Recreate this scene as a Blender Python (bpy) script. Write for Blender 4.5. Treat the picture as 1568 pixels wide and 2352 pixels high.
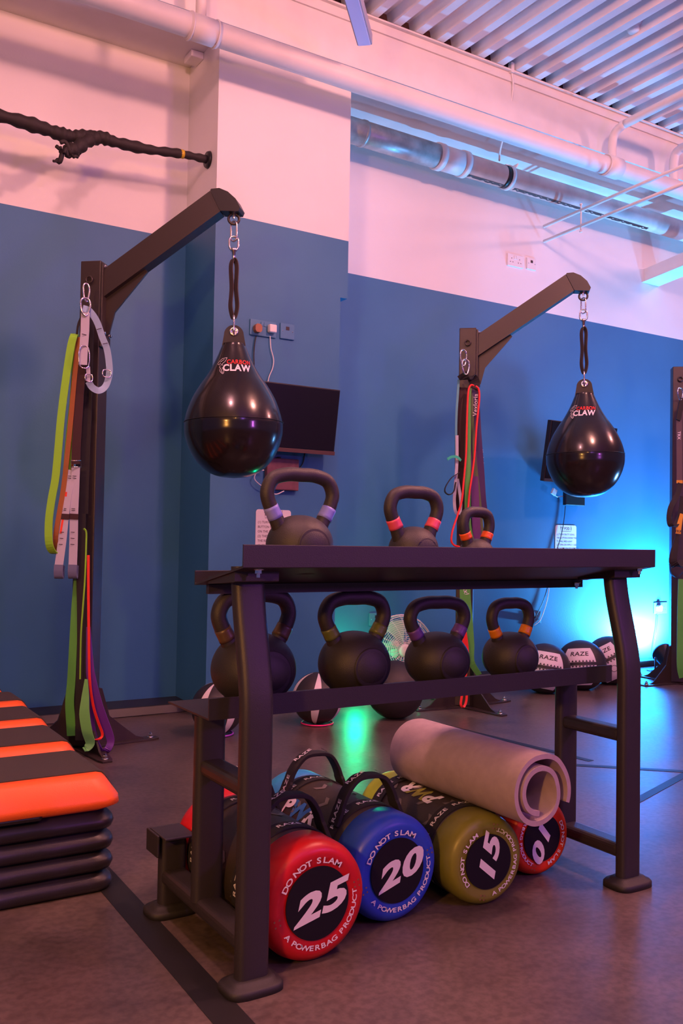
import bpy, math, random
from mathutils import Vector, Matrix
PI = math.pi
R = math.radians
random.seed(7)
scn = bpy.context.scene
col = scn.collection
for o in list(bpy.data.objects):
    bpy.data.objects.remove(o)

# ------------------------------------------------------------------ camera
YAW, PITCH, ROLL = R(32), math.atan(62/2090), R(1.0)
F_ = Vector((math.sin(YAW)*math.cos(PITCH), math.cos(YAW)*math.cos(PITCH), math.sin(PITCH)))
R0 = Vector((math.cos(YAW), -math.sin(YAW), 0))
U0 = R0.cross(F_)
RV = R0*math.cos(ROLL) + U0*math.sin(ROLL)
UV = U0*math.cos(ROLL) - R0*math.sin(ROLL)
CAM = Vector((0, 0, .9))
cd = bpy.data.cameras.new('camera')
cam = bpy.data.objects.new('camera', cd)
col.objects.link(cam)
m = Matrix((RV, UV, -F_)).transposed().to_4x4()
m.translation = CAM
cam.matrix_world = m
cd.sensor_fit = 'VERTICAL'
cd.sensor_height = 36
cd.lens = 36*2090/2352
cd.clip_start = .05
scn.camera = cam

# ------------------------------------------------------------------ light
scn.view_settings.view_transform = 'Standard'
scn.view_settings.look = 'None'
scn.view_settings.gamma = 1
scn.view_settings.exposure = 0.0
w = bpy.data.worlds.new('world')
scn.world = w
w.use_nodes = True
w.node_tree.nodes['Background'].inputs[0].default_value = (.15, .16, .42, 1)
w.node_tree.nodes['Background'].inputs[1].default_value = .44

def lamp(name, kind, loc, energy, color, radius=.1, target=None, **k):
    d = bpy.data.lights.new(name, kind)
    d.energy = energy
    d.color = color
    if kind == 'AREA':
        d.shape = 'RECTANGLE'; d.size = k.get('sx', 1); d.size_y = k.get('sy', 1)
    else:
        d.shadow_soft_size = radius
    if kind == 'SPOT':
        d.spot_size = R(k.get('angle', 90)); d.spot_blend = k.get('blend', .6)
    o = bpy.data.objects.new(name, d)
    col.objects.link(o)
    o.location = loc
    if target is not None:
        o.rotation_euler = (Vector(target)-Vector(loc)).to_track_quat('-Z', 'Y').to_euler()
    return o
lamp('pink_ceiling_spot', 'POINT', (2.8, 1.2, 3.45), 225, (1, .39, .31), .12)
lamp('rose_ceiling_spot', 'POINT', (.4, 1.7, 3.45), 105, (1, .40, .42), .12)
lamp('pink_far_ceiling_spot', 'POINT', (6.2, 1.6, 3.45), 130, (1, .36, .33), .12)
lamp('amber_side_spot', 'POINT', (-1.6, -.1, 1.7), 230, (1, .42, .09), .10)
lamp('amber_ceiling_spot', 'POINT', (-.4, -1.6, 3.1), 45, (1, .45, .1), .08)
lamp('violet_ceiling_spot', 'POINT', (1.2, -1.2, 2.7), 45, (.42, .16, 1), .10)
lamp('magenta_side_spot', 'POINT', (3.2, -1.4, 1.7), 110, (.62, .14, .85), .15)
lamp('cyan_floor_lamp_beam', 'SPOT', (5.60, 4.38, .20), 950, (.06, .44, 1), .05, (5.50, 4.9, .62), angle=165, blend=.9)
lamp('blue_uplight', 'SPOT', (6.6, 3.2, .4), 300, (.14, .42, 1), .15, (4.2, 3.6, 3.6), angle=100, blend=.9)
lamp('green_floor_lamp_beam', 'POINT', (2.84, 4.36, .22), 5, (.0, 1, .35), .04)

# ------------------------------------------------------------------ materials
MATS = {}
def mat(name, c, rough=.5, metal=0, spec=.5, coat=0, noise=0, nscale=20, bump=0, bscale=200, emit=None, alpha=None, trans=0):
    if name in MATS: return MATS[name]
    M = bpy.data.materials.new(name); M.use_nodes = True
    nt = M.node_tree; b = nt.nodes['Principled BSDF']
    b.inputs['Base Color'].default_value = (*c, 1)
    b.inputs['Roughness'].default_value = rough
    b.inputs['Metallic'].default_value = metal
    b.inputs['Specular IOR Level'].default_value = spec
    b.inputs['Coat Weight'].default_value = coat
    if trans: b.inputs['Transmission Weight'].default_value = trans
    if emit:
        b.inputs['Emission Color'].default_value = (*emit[0], 1)
        b.inputs['Emission Strength'].default_value = emit[1]
    tc = nt.nodes.new('ShaderNodeTexCoord')
    if noise:
        n = nt.nodes.new('ShaderNodeTexNoise'); n.inputs['Scale'].default_value = nscale; n.inputs['Detail'].default_value = 6
        nt.links.new(tc.outputs['Object'], n.inputs['Vector'])
        r = nt.nodes.new('ShaderNodeValToRGB')
        r.color_ramp.elements[0].position = .3; r.color_ramp.elements[1].position = .7
        r.color_ramp.elements[0].color = (*[x*(1-noise) for x in c], 1)
        r.color_ramp.elements[1].color = (*[min(1, x*(1+noise)) for x in c], 1)
        nt.links.new(n.outputs['Fac'], r.inputs['Fac'])
        nt.links.new(r.outputs['Color'], b.inputs['Base Color'])
    if bump:
        n = nt.nodes.new('ShaderNodeTexNoise'); n.inputs['Scale'].default_value = bscale; n.inputs['Detail'].default_value = 4
        nt.links.new(tc.outputs['Object'], n.inputs['Vector'])
        bp = nt.nodes.new('ShaderNodeBump'); bp.inputs['Strength'].default_value = bump; bp.inputs['Distance'].default_value = .002
        nt.links.new(n.outputs['Fac'], bp.inputs['Height'])
        nt.links.new(bp.outputs['Normal'], b.inputs['Normal'])
    MATS[name] = M
    return M

def wall_mat(name, z0):
    M = bpy.data.materials.new(name); M.use_nodes = True
    nt = M.node_tree; b = nt.nodes['Principled BSDF']; b.inputs['Roughness'].default_value = .55
    g = nt.nodes.new('ShaderNodeNewGeometry'); s = nt.nodes.new('ShaderNodeSeparateXYZ')
    nt.links.new(g.outputs['Position'], s.inputs[0])
    gt = nt.nodes.new('ShaderNodeMath'); gt.operation = 'GREATER_THAN'; gt.inputs[1].default_value = z0
    n = nt.nodes.new('ShaderNodeTexNoise'); n.inputs['Scale'].default_value = 2.2; n.inputs['Detail'].default_value = 5
    nt.links.new(g.outputs['Position'], n.inputs['Vector'])
    nt.links.new(s.outputs['Z'], gt.inputs[0])
    def ramp(a, c):
        r = nt.nodes.new('ShaderNodeValToRGB'); r.color_ramp.elements[0].position = .35; r.color_ramp.elements[1].position = .65
        r.color_ramp.elements[0].color = (*a, 1); r.color_ramp.elements[1].color = (*c, 1)
        nt.links.new(n.outputs['Fac'], r.inputs['Fac']); return r
    r1 = ramp((.030, .155, .320), (.037, .173, .345)); r2 = ramp((.76, .75, .74), (.80, .79, .78))
    mx = nt.nodes.new('ShaderNodeMix'); mx.data_type = 'RGBA'
    nt.links.new(gt.outputs[0], mx.inputs[0])
    nt.links.new(r1.outputs[0], mx.inputs[6]); nt.links.new(r2.outputs[0], mx.inputs[7])
    nt.links.new(mx.outputs[2], b.inputs['Base Color'])
    n2 = nt.nodes.new('ShaderNodeTexNoise'); n2.inputs['Scale'].default_value = 90
    nt.links.new(g.outputs['Position'], n2.inputs['Vector'])
    bp = nt.nodes.new('ShaderNodeBump'); bp.inputs['Strength'].default_value = .12; bp.inputs['Distance'].default_value = .003
    nt.links.new(n2.outputs['Fac'], bp.inputs['Height']); nt.links.new(bp.outputs['Normal'], b.inputs['Normal'])
    return M

def floor_mat():
    M = bpy.data.materials.new('rubber_floor'); M.use_nodes = True
    nt = M.node_tree; b = nt.nodes['Principled BSDF']
    g = nt.nodes.new('ShaderNodeNewGeometry')
    n = nt.nodes.new('ShaderNodeTexNoise'); n.inputs['Scale'].default_value = 3; n.inputs['Detail'].default_value = 9; n.inputs['Roughness'].default_value = .72
    nt.links.new(g.outputs['Position'], n.inputs['Vector'])
    r = nt.nodes.new('ShaderNodeValToRGB'); e = r.color_ramp.elements
    e[0].position = .35; e[0].color = (.080, .060, .056, 1); e[1].position = .72; e[1].color = (.165, .125, .112, 1)
    nt.links.new(n.outputs['Fac'], r.inputs['Fac'])
    n3 = nt.nodes.new('ShaderNodeTexNoise'); n3.inputs['Scale'].default_value = 60; n3.inputs['Detail'].default_value = 5
    nt.links.new(g.outputs['Position'], n3.inputs['Vector'])
    mx = nt.nodes.new('ShaderNodeMix'); mx.data_type = 'RGBA'; mx.blend_type = 'MULTIPLY'; mx.inputs[0].default_value = .8
    r3 = nt.nodes.new('ShaderNodeValToRGB'); r3.color_ramp.elements[0].position = .38; r3.color_ramp.elements[0].color = (.6, .6, .6, 1)
    r3.color_ramp.elements[1].position = .6
    nt.links.new(n3.outputs['Fac'], r3.inputs['Fac'])
    nt.links.new(r.outputs[0], mx.inputs[6]); nt.links.new(r3.outputs[0], mx.inputs[7])
    nt.links.new(mx.outputs[2], b.inputs['Base Color'])
    rr = nt.nodes.new('ShaderNodeMapRange'); rr.inputs[3].default_value = .22; rr.inputs[4].default_value = .44
    nt.links.new(n.outputs['Fac'], rr.inputs[0]); nt.links.new(rr.outputs[0], b.inputs['Roughness'])
    n2 = nt.nodes.new('ShaderNodeTexNoise'); n2.inputs['Scale'].default_value = 14; n2.inputs['Detail'].default_value = 3
    nt.links.new(g.outputs['Position'], n2.inputs['Vector'])
    bp = nt.nodes.new('ShaderNodeBump'); bp.inputs['Strength'].default_value = .22; bp.inputs['Distance'].default_value = .004
    nt.links.new(n2.outputs['Fac'], bp.inputs['Height']); nt.links.new(bp.outputs['Normal'], b.inputs['Normal'])
    return M

M_RACK = mat('black_powder_coat', (.030, .025, .029), .42, bump=.25, bscale=700)
M_KB = mat('kettlebell_powder_coat', (.030, .026, .028), .48, bump=.35, bscale=600)
M_KBD = mat('kettlebell_disc', (.022, .018, .022), .55, bump=.3, bscale=600)
M_TOWER = mat('tower_steel', (.035, .025, .022), .38, bump=.15, bscale=500)
M_RUB = mat('black_rubber', (.02, .018, .02), .6, bump=.2, bscale=300)
M_CHROME = mat('chrome', (.75, .72, .72), .18, 1)
M_WHITE = mat('white_plastic', (.75, .73, .73), .4)
M_PAINT = mat('white_paint', (.74, .72, .70), .5, noise=.05, nscale=6)
M_GLOSS = mat('bag_vinyl', (.012, .009, .009), .20, coat=.2, bump=.05, bscale=60)
M_BLK = mat('black_plastic', (.012, .011, .013), .4)
M_SCREEN = mat('screen_glass', (.006, .005, .008), .3)
M_NYL = mat('black_nylon', (.018, .015, .017), .8, bump=.4, bscale=900)
M_PRINTW = mat('white_print', (.8, .76, .8), .5)
M_INK = mat('marker_ink', (.02, .01, .02), .5)

# ------------------------------------------------------------------ mesh building
class MB:
    def __init__(s): s.v = []; s.f = []; s.sm = []
    def add(s, v, f, smooth=False):
        n = len(s.v); s.v += [tuple(p) for p in v]
        s.f += [tuple(i+n for i in q) for q in f]; s.sm += [smooth]*len(f); return s
    def box(s, x0, x1, y0, y1, z0, z1, M=None):
        v = [Vector((x, y, z)) for z in (z0, z1) for y in (y0, y1) for x in (x0, x1)]
        if M: v = [M @ p for p in v]
        return s.add(v, [(0, 2, 3, 1), (4, 5, 7, 6), (0, 1, 5, 4), (2, 6, 7, 3), (0, 4, 6, 2), (1, 3, 7, 5)])
    def prism(s, poly, y0, y1, M=None, smooth=False):
        """poly in (a,b) plane extruded along the second axis: vertices (a, y, b)"""
        n = len(poly)
        v = [Vector((a, y0, b)) for a, b in poly] + [Vector((a, y1, b)) for a, b in poly]
        if M: v = [M @ p for p in v]
        f = [(i, (i+1) % n, n+(i+1) % n, n+i) for i in range(n)]
        s.add(v, f, smooth)
        return s.add(v, [tuple(range(n-1, -1, -1)), tuple(range(n, 2*n))])
    def lathe(s, prof, M=None, n=48, smooth=True):
        """prof (r,z)"""
        v = []; f = []
        for r, z in prof:
            for i in range(n):
                a = 2*PI*i/n; v.append(Vector((r*math.cos(a), r*math.sin(a), z)))
        if M: v = [M @ p for p in v]
        for j in range(len(prof)-1):
            for i in range(n):
                f.append((j*n+i, j*n+(i+1) % n, (j+1)*n+(i+1) % n, (j+1)*n+i))
        if prof[0][0] > 1e-5: f.append(tuple(range(n-1, -1, -1)))
        if prof[-1][0] > 1e-5: f.append(tuple((len(prof)-1)*n+i for i in range(n)))
        return s.add(v, f, smooth)
    def tube(s, pts, r, n=12, closed=False, caps=True, flat=1.0, up=None):
        pts = [Vector(p) for p in pts]; N = len(pts)
        rs = r if isinstance(r, (list, tuple)) else [r]*N
        T = []
        for i in range(N):
            a = pts[(i-1) % N] if (closed or i > 0) else pts[i]
            b = pts[(i+1) % N] if (closed or i < N-1) else pts[i]
            T.append((b-a).normalized())
        ref = Vector(up) if up else (Vector((0, 0, 1)) if abs(T[0].z) < .9 else Vector((1, 0, 0)))
        u = (ref - T[0]*ref.dot(T[0])).normalized(); v = []; f = []
        for i in range(N):
            u = (u - T[i]*u.dot(T[i])).normalized(); w_ = T[i].cross(u)
            for k in range(n):
                a = 2*PI*k/n
                v.append(pts[i] + (u*math.cos(a) + w_*math.sin(a)*flat)*rs[i])
        for i in range(N if closed else N-1):
            j = (i+1) % N
            for k in range(n):
                f.append((i*n+k, i*n+(k+1) % n, j*n+(k+1) % n, j*n+k))
        if not closed and caps:
            f.append(tuple(range(n-1, -1, -1))); f.append(tuple((N-1)*n+k for k in range(n)))
        return s.add(v, f, True)
    def ribbon(s, pts, width, side, th=.003, closed=False):
        pts = [Vector(p) for p in pts]; N = len(pts)
        ws = list(width) if isinstance(width, (list, tuple)) else [width]*N
        if len(ws) != N:
            k0 = ws; ws = []
            for i in range(N):
                t = i/(N-1)*(len(k0)-1); k = min(int(t), len(k0)-2); ws.append(k0[k]+(k0[k+1]-k0[k])*(t-k))
        sd = [Vector(x).normalized() for x in side] if isinstance(side, list) else [Vector(side).normalized()]*N
        v = []; f = []
        for i in range(N):
            a = pts[(i-1) % N] if (closed or i > 0) else pts[i]
            b = pts[(i+1) % N] if (closed or i < N-1) else pts[i]
            t = (b-a).normalized(); sv = (sd[i]-t*sd[i].dot(t)).normalized(); nn = t.cross(sv)
            for c1, c2 in ((-1, -1), (1, -1), (1, 1), (-1, 1)):
                v.append(pts[i]+sv*ws[i]*.5*c1+nn*th*.5*c2)
        for i in range(N if closed else N-1):
            j = (i+1) % N
            for k in range(4): f.append((i*4+k, i*4+(k+1) % 4, j*4+(k+1) % 4, j*4+k))
        if not closed: f += [(3, 2, 1, 0), tuple((N-1)*4+k for k in range(4))]
        return s.add(v, f, False)
    def build(s, name, M, parent=None, bevel=0, seg=2, smooth_all=False, loc=None):
        me = bpy.data.meshes.new(name); me.from_pydata(s.v, [], s.f)
        me.polygons.foreach_set('use_smooth', [True]*len(s.f) if smooth_all else s.sm); me.update()
        me.materials.append(M)
        o = bpy.data.objects.new(name, me); col.objects.link(o)
        if parent is not None: o.parent = parent
        if loc is not None: o.location = loc
        if bevel:
            b = o.modifiers.new('bevel', 'BEVEL'); b.width = bevel; b.segments = seg; b.limit_method = 'ANGLE'; b.angle_limit = R(40)
        return o

def smooth_path(pts, k=6, closed=False):
    P = [Vector(p) for p in pts]; n = len(P); out = []
    rng = range(n) if closed else range(n-1)
    for i in rng:
        p0 = P[(i-1) % n] if (closed or i > 0) else P[i]*2-P[i+1]
        p1 = P[i]; p2 = P[(i+1) % n]
        p3 = P[(i+2) % n] if (closed or i < n-2) else P[n-1]*2-P[n-2]
        for j in range(k):
            t = j/k
            out.append(.5*((2*p1)+(p2-p0)*t+(2*p0-5*p1+4*p2-p3)*t*t+(3*p1-p0-3*p2+p3)*t**3))
    if not closed: out.append(P[-1])
    return out

def empty(name, loc=(0, 0, 0), rz=0):
    o = bpy.data.objects.new(name, None); col.objects.link(o)
    o.location = loc; o.rotation_euler = (0, 0, rz); o.empty_display_size = .05
    return o
def tag(o, label=None, cat=None, group=None, kind=None):
    if label: o['label'] = label
    if cat: o['category'] = cat
    if group: o['group'] = group
    if kind: o['kind'] = kind
    return o
def struct(o, label=None):
    o['kind'] = 'structure'
    if label: o['label'] = label
    return o
def copy_tree(o, parent=None):
    c = o.copy(); col.objects.link(c)
    if parent is not None: c.parent = parent
    for ch in list(o.children): copy_tree(ch, c)
    return c

_tc = {}
def text2d(s, size, xs=1.0, shear=0, bold=0, align='CENTER'):
    """flat letters: list of (x,y) and faces, centred vertically on the cap height"""
    key = (s, size, xs, shear, bold, align)
    if key in _tc: return _tc[key]
    c = bpy.data.curves.new('t', 'FONT'); c.body = s; c.size = size; c.shear = shear; c.offset = bold*size; c.align_x = align
    c.resolution_u = 4; c.space_character = 1.08 if bold else 1.0
    o = bpy.data.objects.new('t', c); col.objects.link(o)
    bpy.context.view_layer.update()
    me = o.to_mesh()
    v = [((p.co.x)*xs, p.co.y-size*.34) for p in me.vertices]; f = [tuple(p.vertices) for p in me.polygons]
    o.to_mesh_clear(); bpy.data.objects.remove(o); bpy.data.curves.remove(c)
    _tc[key] = (v, f)
    return v, f
def place2d(mb, vf, fn):
    v, f = vf
    mb.add([fn(x, y) for x, y in v], f); return mb
def on_plane(o, ux, uy):
    o = Vector(o); ux = Vector(ux); uy = Vector(uy)
    return lambda x, y: o+ux*x+uy*y
def subdiv_grid(x0, x1, y0, y1, nx, ny):
    v = [(x0+(x1-x0)*i/nx, y0+(y1-y0)*j/ny) for j in range(ny+1) for i in range(nx+1)]
    f = [(j*(nx+1)+i, j*(nx+1)+i+1, (j+1)*(nx+1)+i+1, (j+1)*(nx+1)+i) for j in range(ny) for i in range(nx)]
    return v, f
def stroke2d(pts, w_):
    v = []; f = []
    P = [Vector((p[0], p[1])) for p in pts]
    for i, p in enumerate(P):
        t = (P[min(i+1, len(P)-1)]-P[max(i-1, 0)]).normalized(); n = Vector((-t.y, t.x))
        v += [tuple(p+n*w_/2), tuple(p-n*w_/2)]
    for i in range(len(P)-1): f.append((2*i, 2*i+1, 2*i+3, 2*i+2))
    return v, f

SC = .952                                     # distances to the rear wall and ceiling
def q(x, y, z): return Vector((x*SC, y*SC, .9+(z-.9)*SC))
def at(px, py, Y):                            # a point on the vertical plane y = Y seen at that direction
    r = F_*2090+RV*(px-784)-UV*(py-1176); t = Y/r.y
    return CAM+r*t

# ------------------------------------------------------------------ setting
YW = 4.82*SC; YP = 4.41*SC; YB = 4.288*SC
ZS = .9+(3.57-.9)*SC; ZD = .9+(3.87-.9)*SC
M_WALL = wall_mat('painted_wall', .9+(2.578-.9)*SC)
M_PIL = wall_mat('painted_pillar', .9+(2.62-.9)*SC)
M_FLOOR = floor_mat()
struct(MB().box(-5, 11, -5, YW, -.1, 0).build('floor', M_FLOOR))
struct(MB().box(-5, 11, YW, YW+.2, 0, 4.2).build('wall_back', M_WALL))
xl, xr = 1.94*SC, 2.723*SC
struct(MB().box(xl, xr, YP, YW, 0, ZS).build('wall_pillar', M_PIL))
struct(MB().box(xr, 2.772*SC, YP+.001, YW, .9+(2.285-.9)*SC, ZS).build('trim_1', M_PIL))
struct(MB().box(-5, 11, YB, YW+.2, ZS, ZD).build('wall_bulkhead', M_PAINT))
# steel lip under the roof deck
mb = MB()
mb.box(-5, 11, YB-.035, YB+.1, ZD, ZD+.010)
mb.box(-5, 11, YB-.012, YB, ZD-.05, ZD)
struct(mb.build('trim_2', M_PAINT))
# second thin ledge seen under the bulkhead edge
struct(MB().box(-5, 11, YB+.035, YB+.042, ZS-.008, ZS).build('trim_3', M_PAINT))
# corrugated roof deck
mb = MB(); pitch = .1505; x = 2.61-.102-pitch*50; prof = []
zb, zt = ZD+.012, ZD+.078
while x < 11:
    prof += [(x, zb), (x+.052, zb), (x+.066, zt), (x+pitch-.014, zt)]; x += pitch
v = []; f = []
for a, z in prof: v += [(a, -5, z), (a, YB+.06, z)]
for i in range(len(prof)-1): f.append((2*i, 2*i+1, 2*i+3, 2*i+2))
mb.add(v, f)
M_DECK = mat('deck_paint', (.72, .72, .74), .5, noise=.06, nscale=5)
struct(mb.build('ceiling', M_DECK))
struct(MB().box(-5, 11, YB+.012, YB+.3, ZD+.0105, ZD+.1).build('trim_4', mat('fire_stop_foam', (.045, .016, .012), .9, noise=.3, nscale=30)))
struct(MB().box(-5, 11, -5, YB+.3, ZD+.1, ZD+.2).build('roof_slab', mat('roof_back', (.2, .2, .2), .9)))
# low black skirting
mb = MB().prism([(4.395, 0), (YW, 0), (YW, .05), (4.415, .043)], -5, xl, Matrix(((0, 1, 0, 0), (1, 0, 0, 0), (0, 0, 1, 0), (0, 0, 0, 1))))
struct(mb.build('baseboard_left', mat('skirting_rubber', (.018, .014, .018), .42), bevel=.004))
mb = MB().prism([(4.50, 0), (YW, 0), (YW, .05), (4.51, .043)], 2.8*SC, 11, Matrix(((0, 1, 0, 0), (1, 0, 0, 0), (0, 0, 1, 0), (0, 0, 0, 1))))
struct(mb.build('baseboard_right', MATS['skirting_rubber'], bevel=.004))
# floor marking tape
M_TAPE = mat('tape_black', (.012, .011, .012), .5)
def tape(a, b, wd, label):
    a = Vector((*a, 0)); b = Vector((*b, 0)); t = (b-a).normalized(); s = Vector((-t.y, t.x, 0))*wd/2
    z0, z1 = Vector((0, 0, 0)), Vector((0, 0, .0012))
    P = [a-s, a+s, b+s, b-s]
    o = MB().add([p+z0 for p in P]+[p+z1 for p in P], [(3, 2, 1, 0), (4, 5, 6, 7), (0, 1, 5, 4), (1, 2, 6, 5), (2, 3, 7, 6), (3, 0, 4, 7)]).build('floor_tape', M_TAPE)
    return tag(o, label, 'tape', 'black floor marking tape')
tape((.77, 2.55), (.735, .6), .068, 'wide black tape line on the floor running past the left end of the rack')
tape((2.79, 3.70), (2.90, 2.66), .035, 'thin black tape line on the floor running forward from the middle tower foot')
tape((2.5, 2.14), (3.40, 2.44), .035, 'short black tape line crossing the floor to the right behind the rack leg')
tape((2.55, 2.86), (3.30, 2.18), .035, 'short dark tape line on the floor slanting forward at the right edge')

# ------------------------------------------------------------------ rack
rack = tag(empty('kettlebell_rack', (1.39, 1.75, 0)), 'black steel three tier kettlebell rack with curved legs standing across the foreground', 'rack')
RO = Vector((1.39, 1.75, 0))
def rb(): return MB()
def radd(mb, name, M=M_RACK, parent=rack, **k):
    mb.v = [tuple(Vector(p)-RO) for p in mb.v]; return mb.build(name, M, parent, **k)
def rtube(cx, pts, wx, wy):
    """rounded rectangular tube following (y,z) points"""
    mb = MB(); n = 20; rr = min(wx, wy)*.42; sec = []
    for cxs, cys, a0 in ((1, 1, 0), (-1, 1, 90), (-1, -1, 180), (1, -1, 270)):
        for k in range(5):
            a = R(a0+k*22.5); sec.append((cxs*(wx/2-rr)+rr*math.cos(a), cys*(wy/2-rr)+rr*math.sin(a)))
    v = []; f = []; N = len(pts)
    for i, (y, z) in enumerate(pts):
        a = pts[max(i-1, 0)]; b = pts[min(i+1, N-1)]; ty, tz = b[0]-a[0], b[1]-a[1]; L = math.hypot(ty, tz); ty /= L; tz /= L
        for sx, sy in sec: v.append((cx+sx, y+sy*tz, z-sy*ty))
    for i in range(N-1):
        for k in range(n): f.append((i*n+k, i*n+(k+1) % n, (i+1)*n+(k+1) % n, (i+1)*n+k))
    mb.add(v, f, True); mb.add(v, [tuple(range(n-1, -1, -1)), tuple((N-1)*n+k for k in range(n))])
    return mb
legp = [(1.652, .02), (1.652, .3), (1.652, .52)] + [(1.652+.052*t*t*(3-2*t), .54+.30*t) for t in [i/12 for i in range(1, 13)]]
def rfoot(cx, cy):
    mb = MB(); prof = []
    P = []
    for z, g in ((0, .0), (.012, .0), (.017, -.004), (.017, -.012), (.024, -.016), (.026, -.024)):
        ring = []
        for k in range(32):
            a = 2*PI*k/32; wx, wy = .062+g, .045+g
            e = .55
            ring.append((cx+wx*math.copysign(abs(math.cos(a))**e, math.cos(a)), cy+wy*math.copysign(abs(math.sin(a))**e, math.sin(a)), z))
        P += ring
    f = [(j*32+i, j*32+(i+1) % 32, (j+1)*32+(i+1) % 32, (j+1)*32+i) for j in range(5) for i in range(32)]
    f.append(tuple(range(31, -1, -1))); f.append(tuple(5*32+i for i in range(32)))
    return mb.add(P, f, True)
for cx in (.838, 1.942):
    radd(rtube(cx, legp, .070, .036), 'leg')
    radd(rtube(cx, [(1.877, .10), (1.877, .505)], .070, .034), 'middle_post')
    radd(rtube(cx, [(2.082, .02), (2.082, .185)], .066, .034), 'front_post')
    radd(rfoot(cx, 1.652), 'foot_cap', M_RUB); radd(rfoot(cx, 2.082), 'foot_cap', M_RUB)
    radd(MB().box(cx-.028, cx+.028, 1.66, 1.87, .375, .41), 'cross_bar', bevel=.012, seg=3)
    radd(MB().box(cx-.03, cx+.03, 1.66, 2.08, .072, .108), 'base_bar', bevel=.012, seg=3)
    mb = MB(); mb.box(cx-.038, cx+.038, 2.03, 2.13, .186, .192); mb.box(cx-.042, cx+.038, 2.13, 2.135, .14, .192)
    mb.box(cx-.046, cx-.040, 2.06, 2.135, .14, .192)
    b = radd(mb, 'shelf_bracket', bevel=.002)
    mb = MB().prism([(1.66, .835), (1.79, .815), (1.79, .80), (1.66, .81)], cx-.05, cx+.05, Matrix(((0, 1, 0, 0), (1, 0, 0, 0), (0, 0, 1, 0), (0, 0, 0, 1))))
    radd(mb, 'top_plate', bevel=.002)
XY = Matrix(((0, 1, 0, 0), (1, 0, 0, 0), (0, 0, 1, 0), (0, 0, 0, 1)))
def tray(y0, zb0, zt0, y1, zb1, far_up, x0, x1, name):
    t = .004
    poly = [(y0, zt0), (y0+t, zt0), (y0+t, zb0+t), (y1-t, zb1+t), (y1-t, far_up), (y1, far_up), (y1, zb1), (y0, zb0)]
    return radd(MB().prism(poly, x0, x1, XY), name, bevel=.0015)
tray(1.612, .840, .886, 1.852, .794, .826, .783, 1.994, 'top_shelf')
mb = MB().box(.81, 1.96, 1.835, 1.85, .775, .796)
radd(mb, 'rear_rail')
tray(1.735, .522, .5665, 1.962, .522, .5255, .772, 1.970, 'middle_shelf')
for cx, cy, z in ((.828, 1.635, .838), (1.965, 1.64, .838), (1.93, 1.83, .79)):
    mb = MB(); mb.lathe([(.011, 0), (.011, -.003)], Matrix.Translation((cx, cy, z)), 16); mb.lathe([(.0075, -.003), (.0075, -.010), (.004, -.011), (.004, -.018)], Matrix.Translation((cx, cy, z)), 6, False)
    radd(mb, 'bolt', M_CHROME)

# ------------------------------------------------------------------ kettlebells
def kettlebell(x, y, z, rad, h, W, ztop, ringc, label, group, rz=0, tr=.0155, txt=None):
    """rad body radius, h body height, W outer handle width, ztop overall height"""
    k = tag(empty('kettlebell', (x, y, z), rz), label, 'kettlebell', group)
    prof = [(0, 0), (rad*.52, 0), (rad*.60, .003)]
    c = h*.47
    for i in range(1, 25):
        a = -PI/2+.62+i*(PI-.62)/24
        ex = .92
        rr = rad*abs(math.cos(a))**ex; zz = c+math.sin(a)*(h-c if a > 0 else c*1.02)
        if zz > .004: prof.append((max(rr, 0), zz))
    MB().lathe(prof, None, 56).build('body', M_KB, k)
    # flat weight disc facing the front
    Mx = Matrix.Translation((0, 0, c)) @ Matrix.Rotation(R(90), 4, 'X')
    d = MB().lathe([(rad*.54, rad*.5), (rad*.54, rad*.86), (rad*.50, rad*.885), (0, rad*.885)], Mx, 40).build('weight_disc', M_KBD, k)
    hw = W/2-tr; ht = ztop-tr
    base = h*.80
    P = [(-hw*.52, base-.02), (-hw*.70, base+.012), (-hw*.93, base+(ht-base)*.42), (-hw*1.0, base+(ht-base)*.66), (-hw*.83, base+(ht-base)*.90), (-hw*.42, ht-.0005), (0, ht)]
    P = P+[(-a, b) for a, b in P[-2::-1]]
    path = smooth_path([(a, 0, b) for a, b in P], 6)
    n = len(path); rs = [tr*(1+.22*max(0, 1-min(i, n-1-i)/9)) for i in range(n)]
    MB().tube(path, rs, 20, up=(0, 1, 0)).build('handle', M_KB, k)
    if ringc:
        Mr = mat('ring_'+ringc[0], ringc[1], .38)
        for sgn in (0, 1):
            seg = path[7:12] if sgn == 0 else path[n-12:n-7]
            rsg = [rs[i]*1.07 for i in range(7, 12)]
            if sgn: rsg = rsg[::-1]
            MB().tube(seg, rsg, 24, up=(0, 1, 0)).build('colour_ring', Mr, k)
    if txt:
        mb = MB(); place2d(mb, text2d(txt, rad*.42, 1.0, 0, .01), on_plane((0, -rad*.893, c+rad*.22), (1, 0, 0), (0, 0, 1)))
        mb.build('weight_mark', M_BLK, d)
    return k
GT, GM = 'kettlebells on the top shelf', 'kettlebells on the middle shelf'
def tz(y): return .840+.005-(y-1.616)*(.046/.236)
kettlebell(.975, 1.73, tz(1.73), .074, .128, .194, .231, ('lavender', (.25, .27, .75)), 'largest kettlebell on the top shelf with pale blue handle rings', GT)
kettlebell(1.283, 1.73, tz(1.73), .060, .110, .168, .206, ('pink', (.85, .10, .16)), 'kettlebell on the top shelf with pink handle rings', GT, txt='8KG')
kettlebell(1.475, 1.73, tz(1.73), .047, .084, .110, .163, ('orange', (.9, .13, .02)), 'smallest kettlebell on the top shelf with orange handle rings', GT, tr=.0135)
kettlebell(.932, 1.855, .5265, .0965, .160, .212, .262, ('brass', (.10, .06, .035)), 'large kettlebell on the middle shelf partly hidden behind the left rack leg', GM, tr=.018)
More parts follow.
